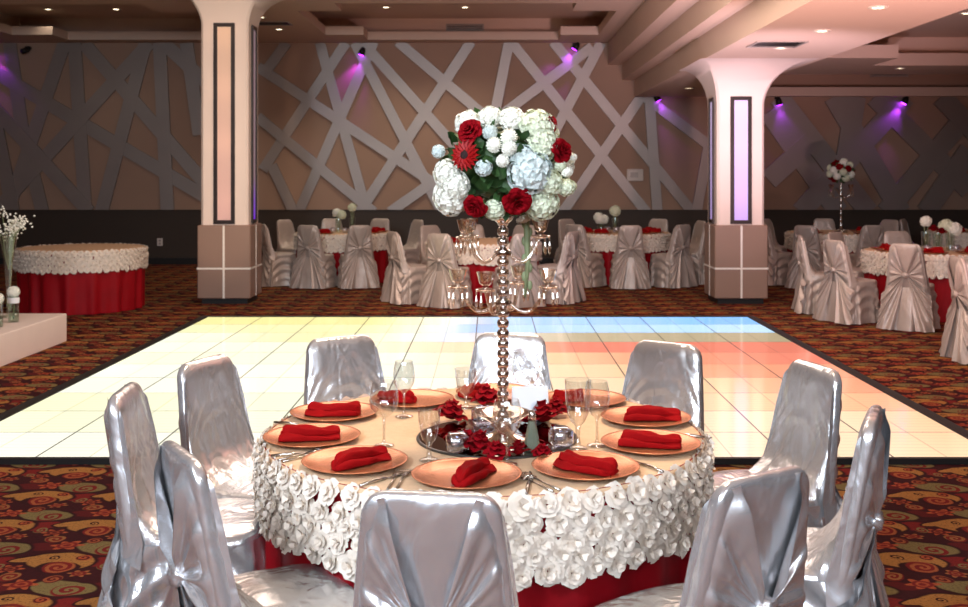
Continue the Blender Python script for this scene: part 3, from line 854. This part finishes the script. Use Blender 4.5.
# cutlery
def fork_mesh():
    mb=MB()
    mb.tube([(0,-.10,.004),(0,-.02,.005),(0,.035,.007)],[.004,.0025,.003],8)
    mb.box(-.011,.011,.033,.052,.005,.008)
    for k in range(4): 
        x=-.0095+.0063*k; mb.tube([(x,.05,.0068),(x,.075,.0085),(x,.095,.007)],.0013,5)
    return mb.mesh('fork',SILVER)
def knife_mesh():
    mb=MB(); mb.tube([(0,-.11,.004),(0,-.05,.006),(0,-.01,.004)],[.004,.006,.0045],8)
    mb.prism([(-.002,-.01),(.009,.0),(.010,.06),(.004,.105),(-.003,.115)],'z',.002,.0045)
    return mb.mesh('knife',SILVER)
FORK,KNIFE=fork_mesh(),knife_mesh()
for i,(a,r_,w,rot) in enumerate(settings):
    if i in (4,5,6): continue
    ca,sa=cos(R(a)),sin(R(a)); x=TC[0]+(r_+.03)*ca; y=TC[1]+(r_+.03)*sa
    tx,ty=-sa,ca     # to the guest's right
    rz=R(a+90)
    for k,(d,nm) in enumerate(((-.185,'inner'),(-.209,'outer'))):
        rr=.02
        if i in (0,1,9):
            o=tag(put('fork',FORK,None,(x+tx*d,y+ty*d,ZTOP)),'%s silver fork left of the charger, %s of the set table'%(nm,w),'fork','silver forks'); o.rotation_euler=(0,0,rz)
    o=tag(put('knife',KNIFE,None,(x+tx*.182,y+ty*.182,ZTOP)),'silver knife right of the charger, '+w+' of the set table','knife','silver knives'); o.rotation_euler=(0,0,rz)

# glasses
def wine_mesh(h,rb,kind):
    mb=MB()
    if kind=='wine':
        zb=h*.45
        mb.lathe([(.001,.002),(.030,.0015),(.034,.003),(.030,.005),(.008,.011),(.0045,.022),(.004,zb*.6),(.0045,zb*.9),(.010,zb),(rb*.62,zb+.012),(rb*.92,zb+.032),(rb,zb+.055),(rb*.95,zb+.085),(rb*.80,h)],32,cap0=False,cap1=False)
    else:
        zb=h*.40
        mb.lathe([(.001,.002),(.028,.0015),(.032,.003),(.028,.006),(.009,.014),(.006,zb*.5),(.010,zb*.85),(rb*.55,zb),(rb*.8,zb+.025),(rb*.93,zb+.06),(rb,h)],32,cap0=False,cap1=False)
    return mb.mesh('glass',GLASS)
def wine_glass(px,py,h,rb,label,kind='wine'):
    x,y=floor_pt(px,py,ZTOP)
    if kind=='wine': bowl_z=h*.45
    t=tag(put('wine_glass' if kind=='wine' else 'water_goblet',wine_mesh(h,rb,kind),None,(x,y,ZTOP)),label,'glass','clear glasses on the set table')
    return t
wine_glass(404,417,.205,.040,'tall clear wine glass standing before the rear left charger')
wine_glass(384,446,.212,.048,'large clear wine glass between the left chargers and the mirror')
wine_glass(429,461,.165,.036,'short clear goblet at the left edge of the mirror tray','goblet')
wine_glass(466,408,.15,.044,'wide clear goblet behind the mirror, left of the candelabra','goblet')
wine_glass(526,414,.235,.052,'big clear wine glass behind the white card, right of the candelabra')
wine_glass(507,465,.20,.045,'clear wine glass standing before the candelabra foot')
wine_glass(578,449,.225,.043,'clear tall goblet right of the mirror, left one of a touching pair','goblet')
wine_glass(597,446,.213,.042,'clear wine glass right of the mirror, right one of a touching pair')

# mirror tray
MX,MY=floor_pt(497,438,ZTOP); MRAD=.27
t=thing('mirror_tray','round mirror tray carrying the candelabra, votives and petals','tray',(MX,MY,ZTOP))
mb=MB(); mb.lathe([(.001,.007),(MRAD-.008,.007)],72,cap0=False,cap1=False); mb.build('mirror',MIRROR,t)
mb=MB(); mb.lathe([(.001,0),(MRAD,0),(MRAD+.002,.003),(MRAD,.006),(MRAD-.008,.0072)],72,cap0=False,cap1=False); mb.build('bevelled_rim',DARKEDGE,t)
ZM=ZTOP+.0075
# votives
def votive_mesh():
    mb=MB()
    def bx(h,w,z0,z1): 
        mb.box(-w,w,-w,w,z0,z1,ch=.008)
    mb.box(-.034,.034,-.034,.034,.001,.062,ch=.011)
    mb2=MB()
    for s in (.0,.55): pass
    mb.lathe([(.022,.062),(.024,.02),(.001,.018)],8,cap0=False,cap1=False)
    return mb.mesh('holder',VOTG)
VOT=votive_mesh(); mb=MB(); mb.lathe([(.019,.02),(.019,.036),(.001,.036)],16,cap0=True,cap1=False); CANM=mb.mesh('tealight',CANDLE)
def votive(px,py,label,rz=.3,sc=1.0,loc=None):
    x,y=loc[:2] if loc else floor_pt(px,py,ZM); z=loc[2] if loc else ZM
    t=thing('votive_holder',label,'candle holder',(x,y,z),rz,'cut glass votives'); t.scale=(sc,)*3
    put('holder',VOT,t); put('tealight',CANM,t); return t
votive(457,452,'cut glass votive at the left front of the mirror tray',.2)
votive(483,424,'cut glass votive on the mirror left of the candelabra stem',.6)
votive(561,446,'cut glass votive at the right edge of the mirror tray',.35)
votive(541,420,'cut glass votive on the mirror behind the shaker',.1)
# silk roses on the mirror
def bloom_mesh(seed,mt,layers,cr=None):
    rnd=random.Random(seed); mb=MB()
    for (np_,r0,ln,wd,l0,l1,l2) in layers:
        a0=rnd.uniform(0,6.28)
        for k in range(np_):
            a=a0+2*PI*k/np_+rnd.uniform(-.15,.15); er=Vector((cos(a),sin(a),0)); ft=Vector((-sin(a),cos(a),0)); tl=rnd.uniform(-.1,.1)
            def fn(u,v):
                q=-1+2*u; s=v; wk=(.35+.65*sin(min(1,s*1.1)*PI*.62))*(1-.25*max(0,s-.8)/.2)
                lf=l0+(l1-l0)*min(1,s/.6)+(l2-l1)*max(0,(s-.6)/.4)
                rr=r0+ln*(s-.18*q*q*s)
                return er*rr+ft*(wd*wk*q)+Vector((0,0,1))*(lf*(1+tl)+.35*wd*q*q*s+rnd.uniform(-.02,.02)*ln)
            mb.grid(fn,4,5)
    if cr: mb.ell((0,0,cr[1]),(cr[0],cr[0],cr[0]*.7),10,6,m=0)
    return mb.mesh('bloom',mt)
ROSE=[bloom_mesh(s,ROSERED,((6,.10,.85,.55,-.25,.10,-.05),(6,.08,.66,.48,-.1,.32,.25),(5,.05,.45,.38,0,.52,.5),(4,.03,.26,.26,.1,.66,.68),(3,.0,.12,.16,.2,.72,.76))) for s in (1,2)]
PETCL=[bloom_mesh(s,ROSERED,((7,.15,.95,.42,-.1,.22,.10),(6,.10,.75,.40,.0,.55,.35),(5,.06,.5,.34,.1,.85,.70),(4,.0,.3,.26,.2,1.05,1.0))) for s in (3,4)]
sr=[(450,421,.050,'crumpled dark red silk rose left of the votives, on the far mirror edge'),(478,452,.044,'crumpled dark red silk rose at the front left of the mirror, by the votive'),(467,447,.038,'small dark red silk rose touching the left front votive'),
 (487,405,.050,'dark red silk rose behind the candelabra stem, left side'),(497,458,.036,'dark red silk rose at the front rim of the mirror before the candelabra'),(545,424,.052,'dark red silk rose right of the shaker, behind right votive'),
 (556,414,.040,'dark red silk rose at the rear right of the mirror'),(519,456,.032,'small dark red silk rose left of the shaker foot'),(542,457,.028,'small dark red silk rose right of the shaker foot'),(527,424,.032,'dark red silk rose beneath the white card')]
for i,(px,py,r_,lb) in enumerate(sr):
    x,y=floor_pt(px,py,ZM); o=tag(put('silk_rose',PETCL[i%2],None,(x,y,ZM+r_*.30)),lb,'silk flower','dark red silk roses'); r_*=1.25; o.scale=(r_,r_*.9,r_*.9); o.rotation_euler=(.25*sin(i*2.1),.25*cos(i*1.7),i*1.3)
# shaker
x,y=floor_pt(532,450,ZM); t=thing('pepper_shaker','clear conical shaker with silver cap on the mirror tray','shaker',(x,y,ZM))
mb=MB(); mb.lathe([(.026,0),(.027,.004),(.020,.05),(.011,.095)],8,cap1=False); mb.build('shaker_body',mat('grey_shaker_glass',(150,160,140),.15,.4,var=.2,nscale=30),t,angle=20)
mb=MB(); mb.lathe([(.012,.094),(.013,.104),(.012,.118),(.007,.127),(.001,.129)],16,cap1=False); mb.build('cap',CHROME,t)
# white card
x,y=floor_pt(530,418,ZM); t=thing('table_card','blank-looking white folded card standing behind the shaker','card',(x,y,ZM),.12)
mb=MB()
for s in (1,-1): 
    mb.add([(-.065,s*.035,0),(.065,s*.035,0),(.065,s*.001,.115),(-.065,s*.001,.115),(-.065,s*.033,0),(.065,s*.033,0),(.065,0,.113),(-.065,0,.113)],[(0,1,2,3),(4,7,6,5),(0,4,5,1),(0,3,7,4),(1,5,6,2)])
mb.build('folded_sheet',CARDM,t,smooth=False)

# ================================================================== CANDELABRA
def drop_mesh(L):
    mb=MB(); mb.lathe([(.0008,0),(.004,-.008),(.0015,-.014),(.0045,-.026),(.0062,-L*.55),(.0045,-L*.85),(.0006,-L)],6,cap0=False,cap1=False); return mb.mesh('prism',CRYSTAL,smooth=False)
DROP=drop_mesh(.058); DROPL=drop_mesh(.09)
mb=MB(); mb.lathe([(.006,-.004),(.030,.0),(.034,.006),(.030,.008),(.010,.006),(.010,.018),(.020,.024),(.024,.040),(.030,.062),(.0285,.062),(.021,.040),(.012,.03)],16,cap0=True,cap1=False); CUPM=mb.mesh('candle_cup',CRYSTAL,angle=20)
CX,CY=floor_pt(503,440,ZM)
def candelabra(x,y,z,label,s=1.0,zs=(1.212,1.377),ztop=1.478):
    t=thing('candelabra',label,'candelabra',(x,y,z)); t.scale=(s,)*3
    H=lambda Z: Z-ZM
    mb=MB(); mb.lathe([(.085,.0),(.088,.006),(.078,.013),(.050,.020),(.030,.032),(.018,.05),(.016,.066)],24,cap1=False,wob=lambda a,zz:1+.06*sin(10*a)*(1 if zz<.02 else .3)); mb.build('foot',CHROME,t,angle=50)
    mb=MB(); mb.lathe([(.03,.055),(.055,.066),(.088,.088),(.094,.094),(.090,.095),(.050,.074),(.028,.066)],24,cap0=False,cap1=False,wob=lambda a,zz:1+.05*sin(12*a)); mb.build('crystal_dish',CRYSTAL,t)
    mb=MB(); zz=.066; prof=[]
    while zz<H(ztop)-.01:
        for i in range(9):
            q=PI*i/8; prof.append((.0075+.0125*sin(q),zz+.0168*(1-cos(q))))
        zz+=.0338
    mb.lathe(prof,20,cap1=True); mb.build('stem',CHROME,t)
    tiers=((H(zs[0]),((-8,.150,.02),(62,.12,.02),(187,.150,.03),(243,.125,.02))),(H(zs[1]),((4,.125,.02),(168,.115,.02),(205,.135,.01))))
    for zh,arms in tiers:
        mb=MB(); mb.lathe([(.018,-.014),(.027,-.008),(.029,0),(.027,.008),(.018,.014)],12); mb.build('hub',CHROME,t,angle=30,loc=(0,0,zh))
        for (a,rad,up) in arms:
            d=Vector((cos(R(a)),sin(R(a)),0)); pts=[]
            for i in range(15):
                u=i/14; pts.append(d*(.02+(rad-.02)*u)+Vector((0,0,zh+.012*sin(u*PI*.5)*0-.034*sin(PI*min(1,u*1.08))*(1 if u<.93 else .9)+ .05*u**3)))
            mb=MB(); mb.tube(pts,.0062,8); arm=mb.build('arm',CRYSTAL,t)
            e=pts[-1]; c=put('candle_cup',CUPM,arm,(e.x,e.y,e.z))
            for k in range(6):
                b=2*PI*k/6; put('prism',DROP,arm,(e.x+.030*cos(b),e.y+.030*sin(b),e.z))
    mb=MB(); mb.lathe([(.015,0),(.03,.012),(.042,.03),(.04,.032),(.02,.014)],20); mb.build('top_dish',CHROME,t,loc=(0,0,H(ztop)-.005))
    return t
candelabra(CX,CY,ZM,'crystal candelabra with bubble stem and hanging prisms on the mirror tray')

# ================================================================== FLOWERS
def hydrangea_mesh(seed,mt):
    rnd=random.Random(seed); mb=MB(); N=95
    for i in range(N):
        z=1-2*(i+.5)/N; z=max(z,-.75); th=i*2.39996; r_=sqrt(max(0,1-z*z)); n=Vector((r_*cos(th),r_*sin(th),z)); n=(n+Vector((rnd.uniform(-.15,.15),rnd.uniform(-.15,.15),rnd.uniform(-.15,.15)))).normalized()
        e=n.orthogonal().normalized(); f=n.cross(e); c=n*rnd.uniform(.80,.94); a0=rnd.uniform(0,1.57); s=rnd.uniform(.19,.26)
        for k in range(4):
            a=a0+k*PI/2; er=e*cos(a)+f*sin(a); ft=f*cos(a)-e*sin(a)
            vs=[c, c+(er*.55+ft*.5)*s+n*.08, c+er*1.05*s+n*.05, c+(er*.55-ft*.5)*s+n*.08]
            mb.add(vs,[(0,3,2,1)])
    mb.ell((0,0,0),(.80,.80,.80),14,9)
    return mb.mesh('hydrangea',mt,smooth=False)
HYD=[hydrangea_mesh(1,WHITEF),hydrangea_mesh(2,GREENW),hydrangea_mesh(3,WHITEF),hydrangea_mesh(4,BLUEW)]
def mum_mesh(seed):
    rnd=random.Random(seed); mb=MB(); N=70
    for i in range(N):
        z=1-1.5*(i+.5)/N; th=i*2.39996; r_=sqrt(max(0,1-z*z)); n=Vector((r_*cos(th),r_*sin(th),z)); e=n.orthogonal().normalized(); f=n.cross(e)
        mb.add([n*.7-f*.08,n*.7+f*.08,n*1.0+f*.13+e*.05,n*1.05+e*.12,n*1.0-f*.13+e*.05],[(0,1,2,3,4)])
    mb.ell((0,0,0),(.85,.85,.85),12,8)
    return mb.mesh('chrysanthemum',WHITEF,smooth=False)
MUM=mum_mesh(1)
def gerbera_mesh():
    mb=MB()
    for ring,(n,ln,z) in enumerate(((18,1.0,0),(16,.82,.08),(12,.6,.13))):
        for k in range(n):
            a=2*PI*(k+.5*ring)/n; er=Vector((cos(a),sin(a),0)); ft=Vector((-sin(a),cos(a),0)); Z=Vector((0,0,1))
            mb.add([er*.2+Z*z+ft*.06,er*.2+Z*z-ft*.06,er*ln*.7-ft*.12+Z*(z+.1),er*ln+Z*(z+.02),er*ln*.7+ft*.12+Z*(z+.1)],[(0,1,2,3,4)],0)
    mb.ell((0,0,.12),(.27,.27,.13),14,8,m=1)
    return mb.mesh('gerbera',[GERB,DARKC],smooth=False)
GERM=gerbera_mesh()
def leaf_ball(seed,rx,ry,rz,n,ln,front=False):
    rnd=random.Random(seed); mb=MB()
    for i in range(n):
        d=Vector((rnd.gauss(0,1),rnd.gauss(0,1),rnd.gauss(0,1))).normalized(); c=Vector((d.x*rx,d.y*ry,d.z*rz))*rnd.uniform(.72,1.0)
        t=(d+Vector((rnd.uniform(-.9,.9),rnd.uniform(-.9,.9),rnd.uniform(-.9,.9)))).normalized(); s=t.cross(d).normalized()*ln*.28; L=t*ln*rnd.uniform(.7,1.2)
        mid=c+L*.45+d*ln*.08
        mb.add([c,c+L*.35+s,c+L*.75+s*.7,c+L,c+L*.75-s*.7,c+L*.35-s,mid],[(0,1,6),(1,2,6),(2,3,6),(3,4,6),(4,5,6),(5,0,6)])
    return mb.mesh('foliage',LEAF,smooth=False)
FX,FYY,FZ=CX,CY,HC-(164-VY)*CY/F
arr=thing('flower_arrangement','large ball of white hydrangeas and dark red roses atop the crystal candelabra','flowers',(FX,FYY,FZ))
put('foliage',leaf_ball(5,.185,.16,.145,330,.06),arr)
mb=MB(); mb.ell((0,0,0),(.15,.14,.12),16,10); mb.build('moss_core',LEAF,arr)
def place(me,name,px,py,rp,dz=0,flat=1.0,out=.75):
    k=CY/F; x=(px-503)*k; z=-(py-164)*k; r_=rp*k
    q=max(0,1-(x/.245)**2-(z/.19)**2); y=-sqrt(q)*.20*out-.0+dz
    o=put(name,me,arr,(x,y,z)); n=Vector((x*1.2,y-.10,z*1.2)).normalized(); o.rotation_mode='QUATERNION'; o.rotation_quaternion=n.to_track_quat('Z','Y'); r_*=1.16; o.scale=(r_,r_,r_*flat)
    return o
for i,(px,py,rp) in enumerate([(451,197,17),(448,174,13),(536,129,17),(542,145,14),(528,172,20),(541,203,16),(468,124,12),(494,209,10),(511,121,12),(490,119,11),(456,185,14),(547,183,13),(520,158,12)]):
    place(HYD[(0,0,1,1,3,1,2,1,2,0,0,1,3)[i]],'hydrangea',px,py,rp,flat=.85)
for i,(px,py,rp) in enumerate([(471,133,12),(476,205,12),(516,200,14),(558,152,12),(547,125,9)]):
    place(ROSE[i%2],'rose',px,py,rp,dz=-.035)
place(GERM,'gerbera',466.5,156,14,dz=-.03)
for px,py,rp in [(494,146.5,6.5),(508,139,7),(508,149.5,6.5),(502,161.5,5.5),(570,158,4),(564,172,5)]: place(MUM,'chrysanthemum',px,py,rp,dz=-.045)
for px,py,rp in [(490,134,6.5),(484,168,7.5),(440,152,6),(564,187,8),(558,166,5),(570,186,5)]: place(HYD[3 if px<500 else 1],'small_hydrangea',px,py,rp,dz=-.03)
# far side of the ball
rb=random.Random(9)
for i in range(16):
    a=rb.uniform(.1,PI-.1); zz=rb.uniform(-.10,.13); q=sqrt(1-(zz/.19)**2)
    o=put('rose' if i%4==0 else 'hydrangea',ROSE[0] if i%4==0 else HYD[i%3],arr,(.20*q*cos(a),.17*q*sin(a),zz)); o.rotation_mode='QUATERNION'; o.rotation_quaternion=Vector((cos(a),sin(a),zz*3)).to_track_quat('Z','Y'); o.scale=(.045,)*3
# trailing stem at the right of the candelabra
mb=MB(); mb.tube([(.05,.06,-.12),(.08,.07,-.20),(.085,.07,-.33),(.075,.07,-.45)],[.007,.011,.010,.004],8)
for k in range(9):
    z=-.17-.03*k; mb.ell((.082+.010*(-1)**k,.07,z),(.009,.004,.017),8,6)
mb.build('trailing_stem',STEMG,arr)
place(MUM,'chrysanthemum',524,219,7,dz=.02,flat=.5)

# ================================================================== BACKGROUND TABLE DRESSING
def small_napkins(tab,angs,where):
    for i,a in enumerate(angs):
        x=tab[0]+.52*cos(R(a)); y=tab[1]+.52*sin(R(a))
        tag(put('charger_plate',PLATEM,None,(x,y,ZTOP)),'small copper charger on the table '+where,'plate','chargers on the table '+where)
        o=tag(put('napkin',NAPM[i%3],None,(x,y,ZTOP+.008)),'red folded napkin on the table '+where,'napkin','napkins on the table '+where); o.rotation_euler=(0,0,R(a*1.7)); o.scale=(1.1,1.2,1.5)
small_napkins(T1,(-120,-150,170,-60,-30,10),'right of the peach-lit column')
small_napkins(T2,(-170,-140,160,-40,-10,20),'at the rear edge of the dance floor')
small_napkins(T3,(-130,-160,170,-50,-20,15),'left of the lavender-lit column')
small_napkins(T4,(-170,-140,-110,-60,150),'nearest right of the lavender-lit column')
small_napkins(T5,(-150,-60,-20,30),'under the tall flower stand')
small_napkins(T7,(-150,-170,150),'in the far right corner')
mb=MB(); mb.lathe([(.045,0),(.048,.004),(.046,.01),(.05,.16),(.055,.22)],20,cap1=False); VASEM=mb.mesh('vase_body',GREENGL)
def posy(x,y,label,mats,stemh=.26,r_=.07,z=ZTOP):
    t=thing('flower_vase',label,'vase',(x,y,z)); put('vase_body',VASEM,t)
    mb=MB()
    for k in range(4): mb.tube([(.01*cos(k*1.6),.01*sin(k*1.6),.02),(.03*cos(k*1.6+.4),.03*sin(k*1.6+.4),stemh)],.004,6)
    mb.build('stems',STEMG,t)
    for k,mname in enumerate(mats):
        me=HYD[mname] if isinstance(mname,int) else ROSE[0]
        o=put('bloom',me,t,(.05*cos(k*2.2)*(len(mats)>1),.05*sin(k*2.2)*(len(mats)>1),stemh+.03*(k%2))); o.scale=(r_,)*3
    return t
posy(T1[0]-.10,T1[1],'clear vase with cream bloom on the table by the peach-lit column, left of two',[1,0],.27,.075)
posy(T1[0]+.10,T1[1]+.1,'clear vase with tall cream bloom on the table by the peach-lit column, right of two',[1],.38,.07)
for k,dx in enumerate((-.16,.02,.17)): votive(0,0,'cut glass votive on table by the peach-lit column, %s'%('left of the vases','between the vases','right of the vases')[k],.3,1.3,(T1[0]+dx,T1[1]-.16,ZTOP))
posy(T3[0]-.08,T3[1],'clear vase with a single cream bloom on the table by the lavender-lit column',[1],.33,.09)
posy(T3[0]-.30,T3[1]+.05,'low vase of dusky white blooms on the table by the lavender-lit column',[0,2,0],.20,.08)
for k,dx in enumerate((-.22,-.08)): votive(0,0,'cut glass votive on table by the lavender-lit column, %s of two'%('left','right')[k],.3,1.5,(T3[0]+dx,T3[1]-.18,ZTOP))
posy(T4[0]-.02,T4[1]+.1,'tall clear vase with a white bloom on the nearest right-hand table',[0],.34,.07)
posy(T4[0]+.05,T4[1]-.06,'clear vase of red roses on the nearest right-hand table',['r','r'],.22,.07)
posy(T4[0]+.22,T4[1],'clear vase of white hydrangea on the nearest right-hand table',[0,1],.25,.09)
for k,(dx,dy) in enumerate(((-.12,-.2),(.2,-.22))): votive(0,0,'cut glass votive on nearest right-hand table, %s of its vases'%('left','right')[k],.3,1.3,(T4[0]+dx,T4[1]+dy,ZTOP))
posy(T2[0]-.18,T2[1]+.05,'small clear vase with white bloom on rear dance floor table, left of candelabra',[0],.24,.07)
# tall stand on T5
sx,sy=(841-VX)*16.4/F,16.4; zt=HC-(180-VY)*16.4/F
t=thing('flower_stand','tall slim crystal stand on the far right table holding a flower ball','stand',(sx,sy,ZTOP))
h=zt-ZTOP-.02
mb=MB(); mb.lathe([(.11,0),(.11,.01),(.03,.03),(.014,.06)],20,cap1=False); mb.build('foot',SILVER,t)
mb=MB(); mb.lathe([(.014,.05)]+[(.014+.008*abs(sin(i*.6)),.05+(h-.05)*i/40) for i in range(1,41)],12); mb.build('pole',SILVER,t)
for s in (1,-1):
    mb=MB(); mb.tube([(0,0,h-.22),(s*.09,0,h-.26),(s*.15,0,h-.20),(s*.15,0,h-.14)],.009,6); a_=mb.build('arm',CRYSTAL,t); c=put('candle_cup',CUPM,a_,(s*.15,0,h-.14)); c.scale=(1.5,)*3
    for k in range(4): 
        b=2*PI*k/4; p_=put('prism',DROPL,a_,(s*.15+.04*cos(b),.04*sin(b),h-.14)); p_.scale=(1.6,1.6,1.3)
arr2=thing('flower_arrangement','small ball of red and cream flowers on the tall stand by the right wall','flowers',(sx,sy,zt+.12))
put('foliage',leaf_ball(8,.16,.16,.14,120,.08),arr2)
rb=random.Random(12)
for i in range(26):
    z=1-1.7*(i+.5)/26; th=i*2.4; q=sqrt(max(0,1-z*z)); n=Vector((q*cos(th),q*sin(th),z))
    red=i%3==1
    o=put('rose' if red else 'hydrangea',ROSE[i%2] if red else HYD[1 if i%2 else 0],arr2,n*.165); o.rotation_mode='QUATERNION'; o.rotation_quaternion=n.to_track_quat('Z','Y'); o.scale=(.062,)*3

# ================================================================== PLATFORM AND VASES AT LEFT
px1=-4.17
mb=MB(); mb.box(px1-2.6,px1,6.0,10.42,0,.275,ch=.006)
tag(mb.build('platform',PLATM,smooth=False),'low white stage platform at the left edge of the carpet','platform')
mb=MB(); mb.lathe([(.05,0),(.052,.004),(.05,.012),(.052,.26)],24,cap1=False); CYL=mb.mesh('vase_body',GREENGL)
def cyl_vase(px,py,label,sc,band):
    x,y=floor_pt(px,py,.275); t=thing('cylinder_vase',label,'vase',(x,y,.275)); t.scale=(sc,)*3
    put('vase_body',CYL,t)
    mb=MB(); mb.lathe([(.047,.012),(.047,.09),(.001,.09)],20,cap1=False); mb.build('water',thin_glass('water_%d'%px,tcol=(.84,.9,.86),base=.1),t)
    if band:
        mb=MB(); mb.lathe([(.054,.19),(.056,.2),(.056,.235),(.054,.245)],24,cap0=False,cap1=False); mb.build('ribbon_band',CARDM,t)
    mb=MB(); mb.tube([(0,0,.03),(.01,0,.26)],.005,6); mb.build('stems',STEMG,t)
    o=put('hydrangea',HYD[0],t,(0,0,.30)); o.scale=(.062,)*3
cyl_vase(13.5,322,'glass cylinder vase with white flower and ribbon band on the white platform',.93,True)
cyl_vase(-2,327,'glass cylinder vase with white flower cut by the left frame edge, on the platform',.85,False)
x,y=-4.62,10.15
t=thing('trumpet_vase','tall glass vase with airy white sprays at the rear of the platform','vase',(x,y,.275))
mb=MB(); mb.lathe([(.09,0),(.09,.008),(.025,.025),(.018,.06),(.022,.25),(.045,.55),(.085,.80)],24,cap1=False); mb.build('vase_body',GREENGL,t)
mb=MB(); rb=random.Random(4); tips=[]
for k in range(16):
    a=rb.uniform(0,6.28); rr=rb.uniform(.05,.26); p=Vector((rr*cos(a),rr*sin(a),.80+rb.uniform(.02,.20)-(.25*rr if rr>.15 else 0))); tips.append(p)
    mb.tube([(0,0,.45),(p.x*.4,p.y*.4,.78),p],.003,5)
mb.build('stems',STEMG,t)
mb=MB()
for p in tips:
    for k in range(16):
        q=p+Vector((rb.gauss(0,.03),rb.gauss(0,.03),rb.gauss(0,.028))); mb.ell(q,(.011,.011,.009),6,4)
o=mb.build('white_sprays',WHITEF,t)

# ================================================================== LIGHT
def spot(name,loc,target,power,col,size,blend=.5,soft=.15):
    l=bpy.data.lights.new(name,'SPOT'); l.energy=power; l.color=col; l.spot_size=R(size); l.spot_blend=blend; l.shadow_soft_size=soft
    o=bpy.data.objects.new(name,l); COL.objects.link(o); o.location=loc
    o.rotation_mode='QUATERNION'; o.rotation_quaternion=(Vector(target)-Vector(loc)).to_track_quat('-Z','Y'); return o
def area(name,loc,target,power,col,sx,sy):
    l=bpy.data.lights.new(name,'AREA'); l.shape='RECTANGLE'; l.size=sx; l.size_y=sy; l.energy=power; l.color=col
    o=bpy.data.objects.new(name,l); COL.objects.link(o); o.location=loc
    o.rotation_mode='QUATERNION'; o.rotation_quaternion=(Vector(target)-Vector(loc)).to_track_quat('-Z','Y'); return o
# coloured washes thrown on the two columns from the hall's ceiling rig
for z in (.9,1.7,2.4,3.1,3.75): spot('peach_wash_lamp',(-2.2,6.5,3.6),(-3.38,13.4,z),600,(1,.66,.44),8.5,.7)
for z in (1.0,1.7,2.3,2.8): spot('pink_wash_lamp',(2.2,6.5,2.8),(3.17,13.4,z),270,(1,.66,.74),9,.7)
spot('pink_beam_lamp',(3.2,5.2,.4),(3.3,9.0,3.06),1350,(1,.58,.57),75,.9)
spot('lilac_beam_lamp',(2.4,9.0,.5),(3.2,12.6,3.06),620,(.95,.72,.88),60,.9)
spot('table_downlight_lamp',(.3,4.3,4.0),(0,3.7,.75),330,(1,.78,.56),60,.8,.2)
area('added_key_light',(-2.4,-.4,3.9),(-.4,3.4,.6),340,(.78,.89,1),.5,1.6)  # pair of unseen area lights added behind the camera for cool satin highlights
area('added_key_light',(2.4,-.4,3.9),(.4,3.4,.6),310,(.78,.89,1),.5,1.6)
area('added_rear_fill',(0,-3.6,3.3),(0,2,1.2),430,(.76,.87,1),7,1.6)  # wide soft fill added out of view, brightens the chair backs
area('added_overhead_fill',(0,9.0,4.0),(0,9.0,0),250,(1,.80,.68),5,4)  # broad fill added below the ceiling, no fixture there; lifts the far carpet
spot('peach_table_lamp',(-1.5,7.5,3.9),(-.9,13.4,.5),330,(1,.60,.42),22,.8)
spot('lilac_table_lamp',(1.4,7.5,3.9),(.6,13.4,.6),260,(.95,.72,.95),14,.8)
spot('pink_table_lamp',(3.0,5.5,2.9),(4.4,11.6,.5),210,(1,.62,.55),30,.8)
W=bpy.data.worlds.new('hall_ambient'); S.world=W; W.use_nodes=True
W.node_tree.nodes['Background'].inputs[0].default_value=(.5,.4,.35,1); W.node_tree.nodes['Background'].inputs[1].default_value=.05

# ================================================================== CAMERA
cam=bpy.data.cameras.new('camera'); co=bpy.data.objects.new('camera',cam); COL.objects.link(co)
co.location=(0,0,HC); co.rotation_euler=(R(90),0,0)
cam.sensor_width=36; cam.lens=F/968*36; cam.shift_x=-(VX-484)/968; cam.shift_y=-(303.5-VY)/968
cam.clip_start=.05; cam.clip_end=100
cam.dof.use_dof=True; cam.dof.focus_distance=3.9; cam.dof.aperture_fstop=6.3
S.camera=co
S.view_settings.view_transform='Standard'; S.view_settings.look='None'; S.view_settings.gamma=1; S.view_settings.use_curve_mapping=False
S.view_settings.exposure=0.0
try:
    S.cycles.use_denoising=True; S.cycles.max_bounces=8; S.cycles.transparent_max_bounces=24; S.cycles.caustics_reflective=False; S.cycles.caustics_refractive=False; S.cycles.sample_clamp_indirect=4
except Exception: pass
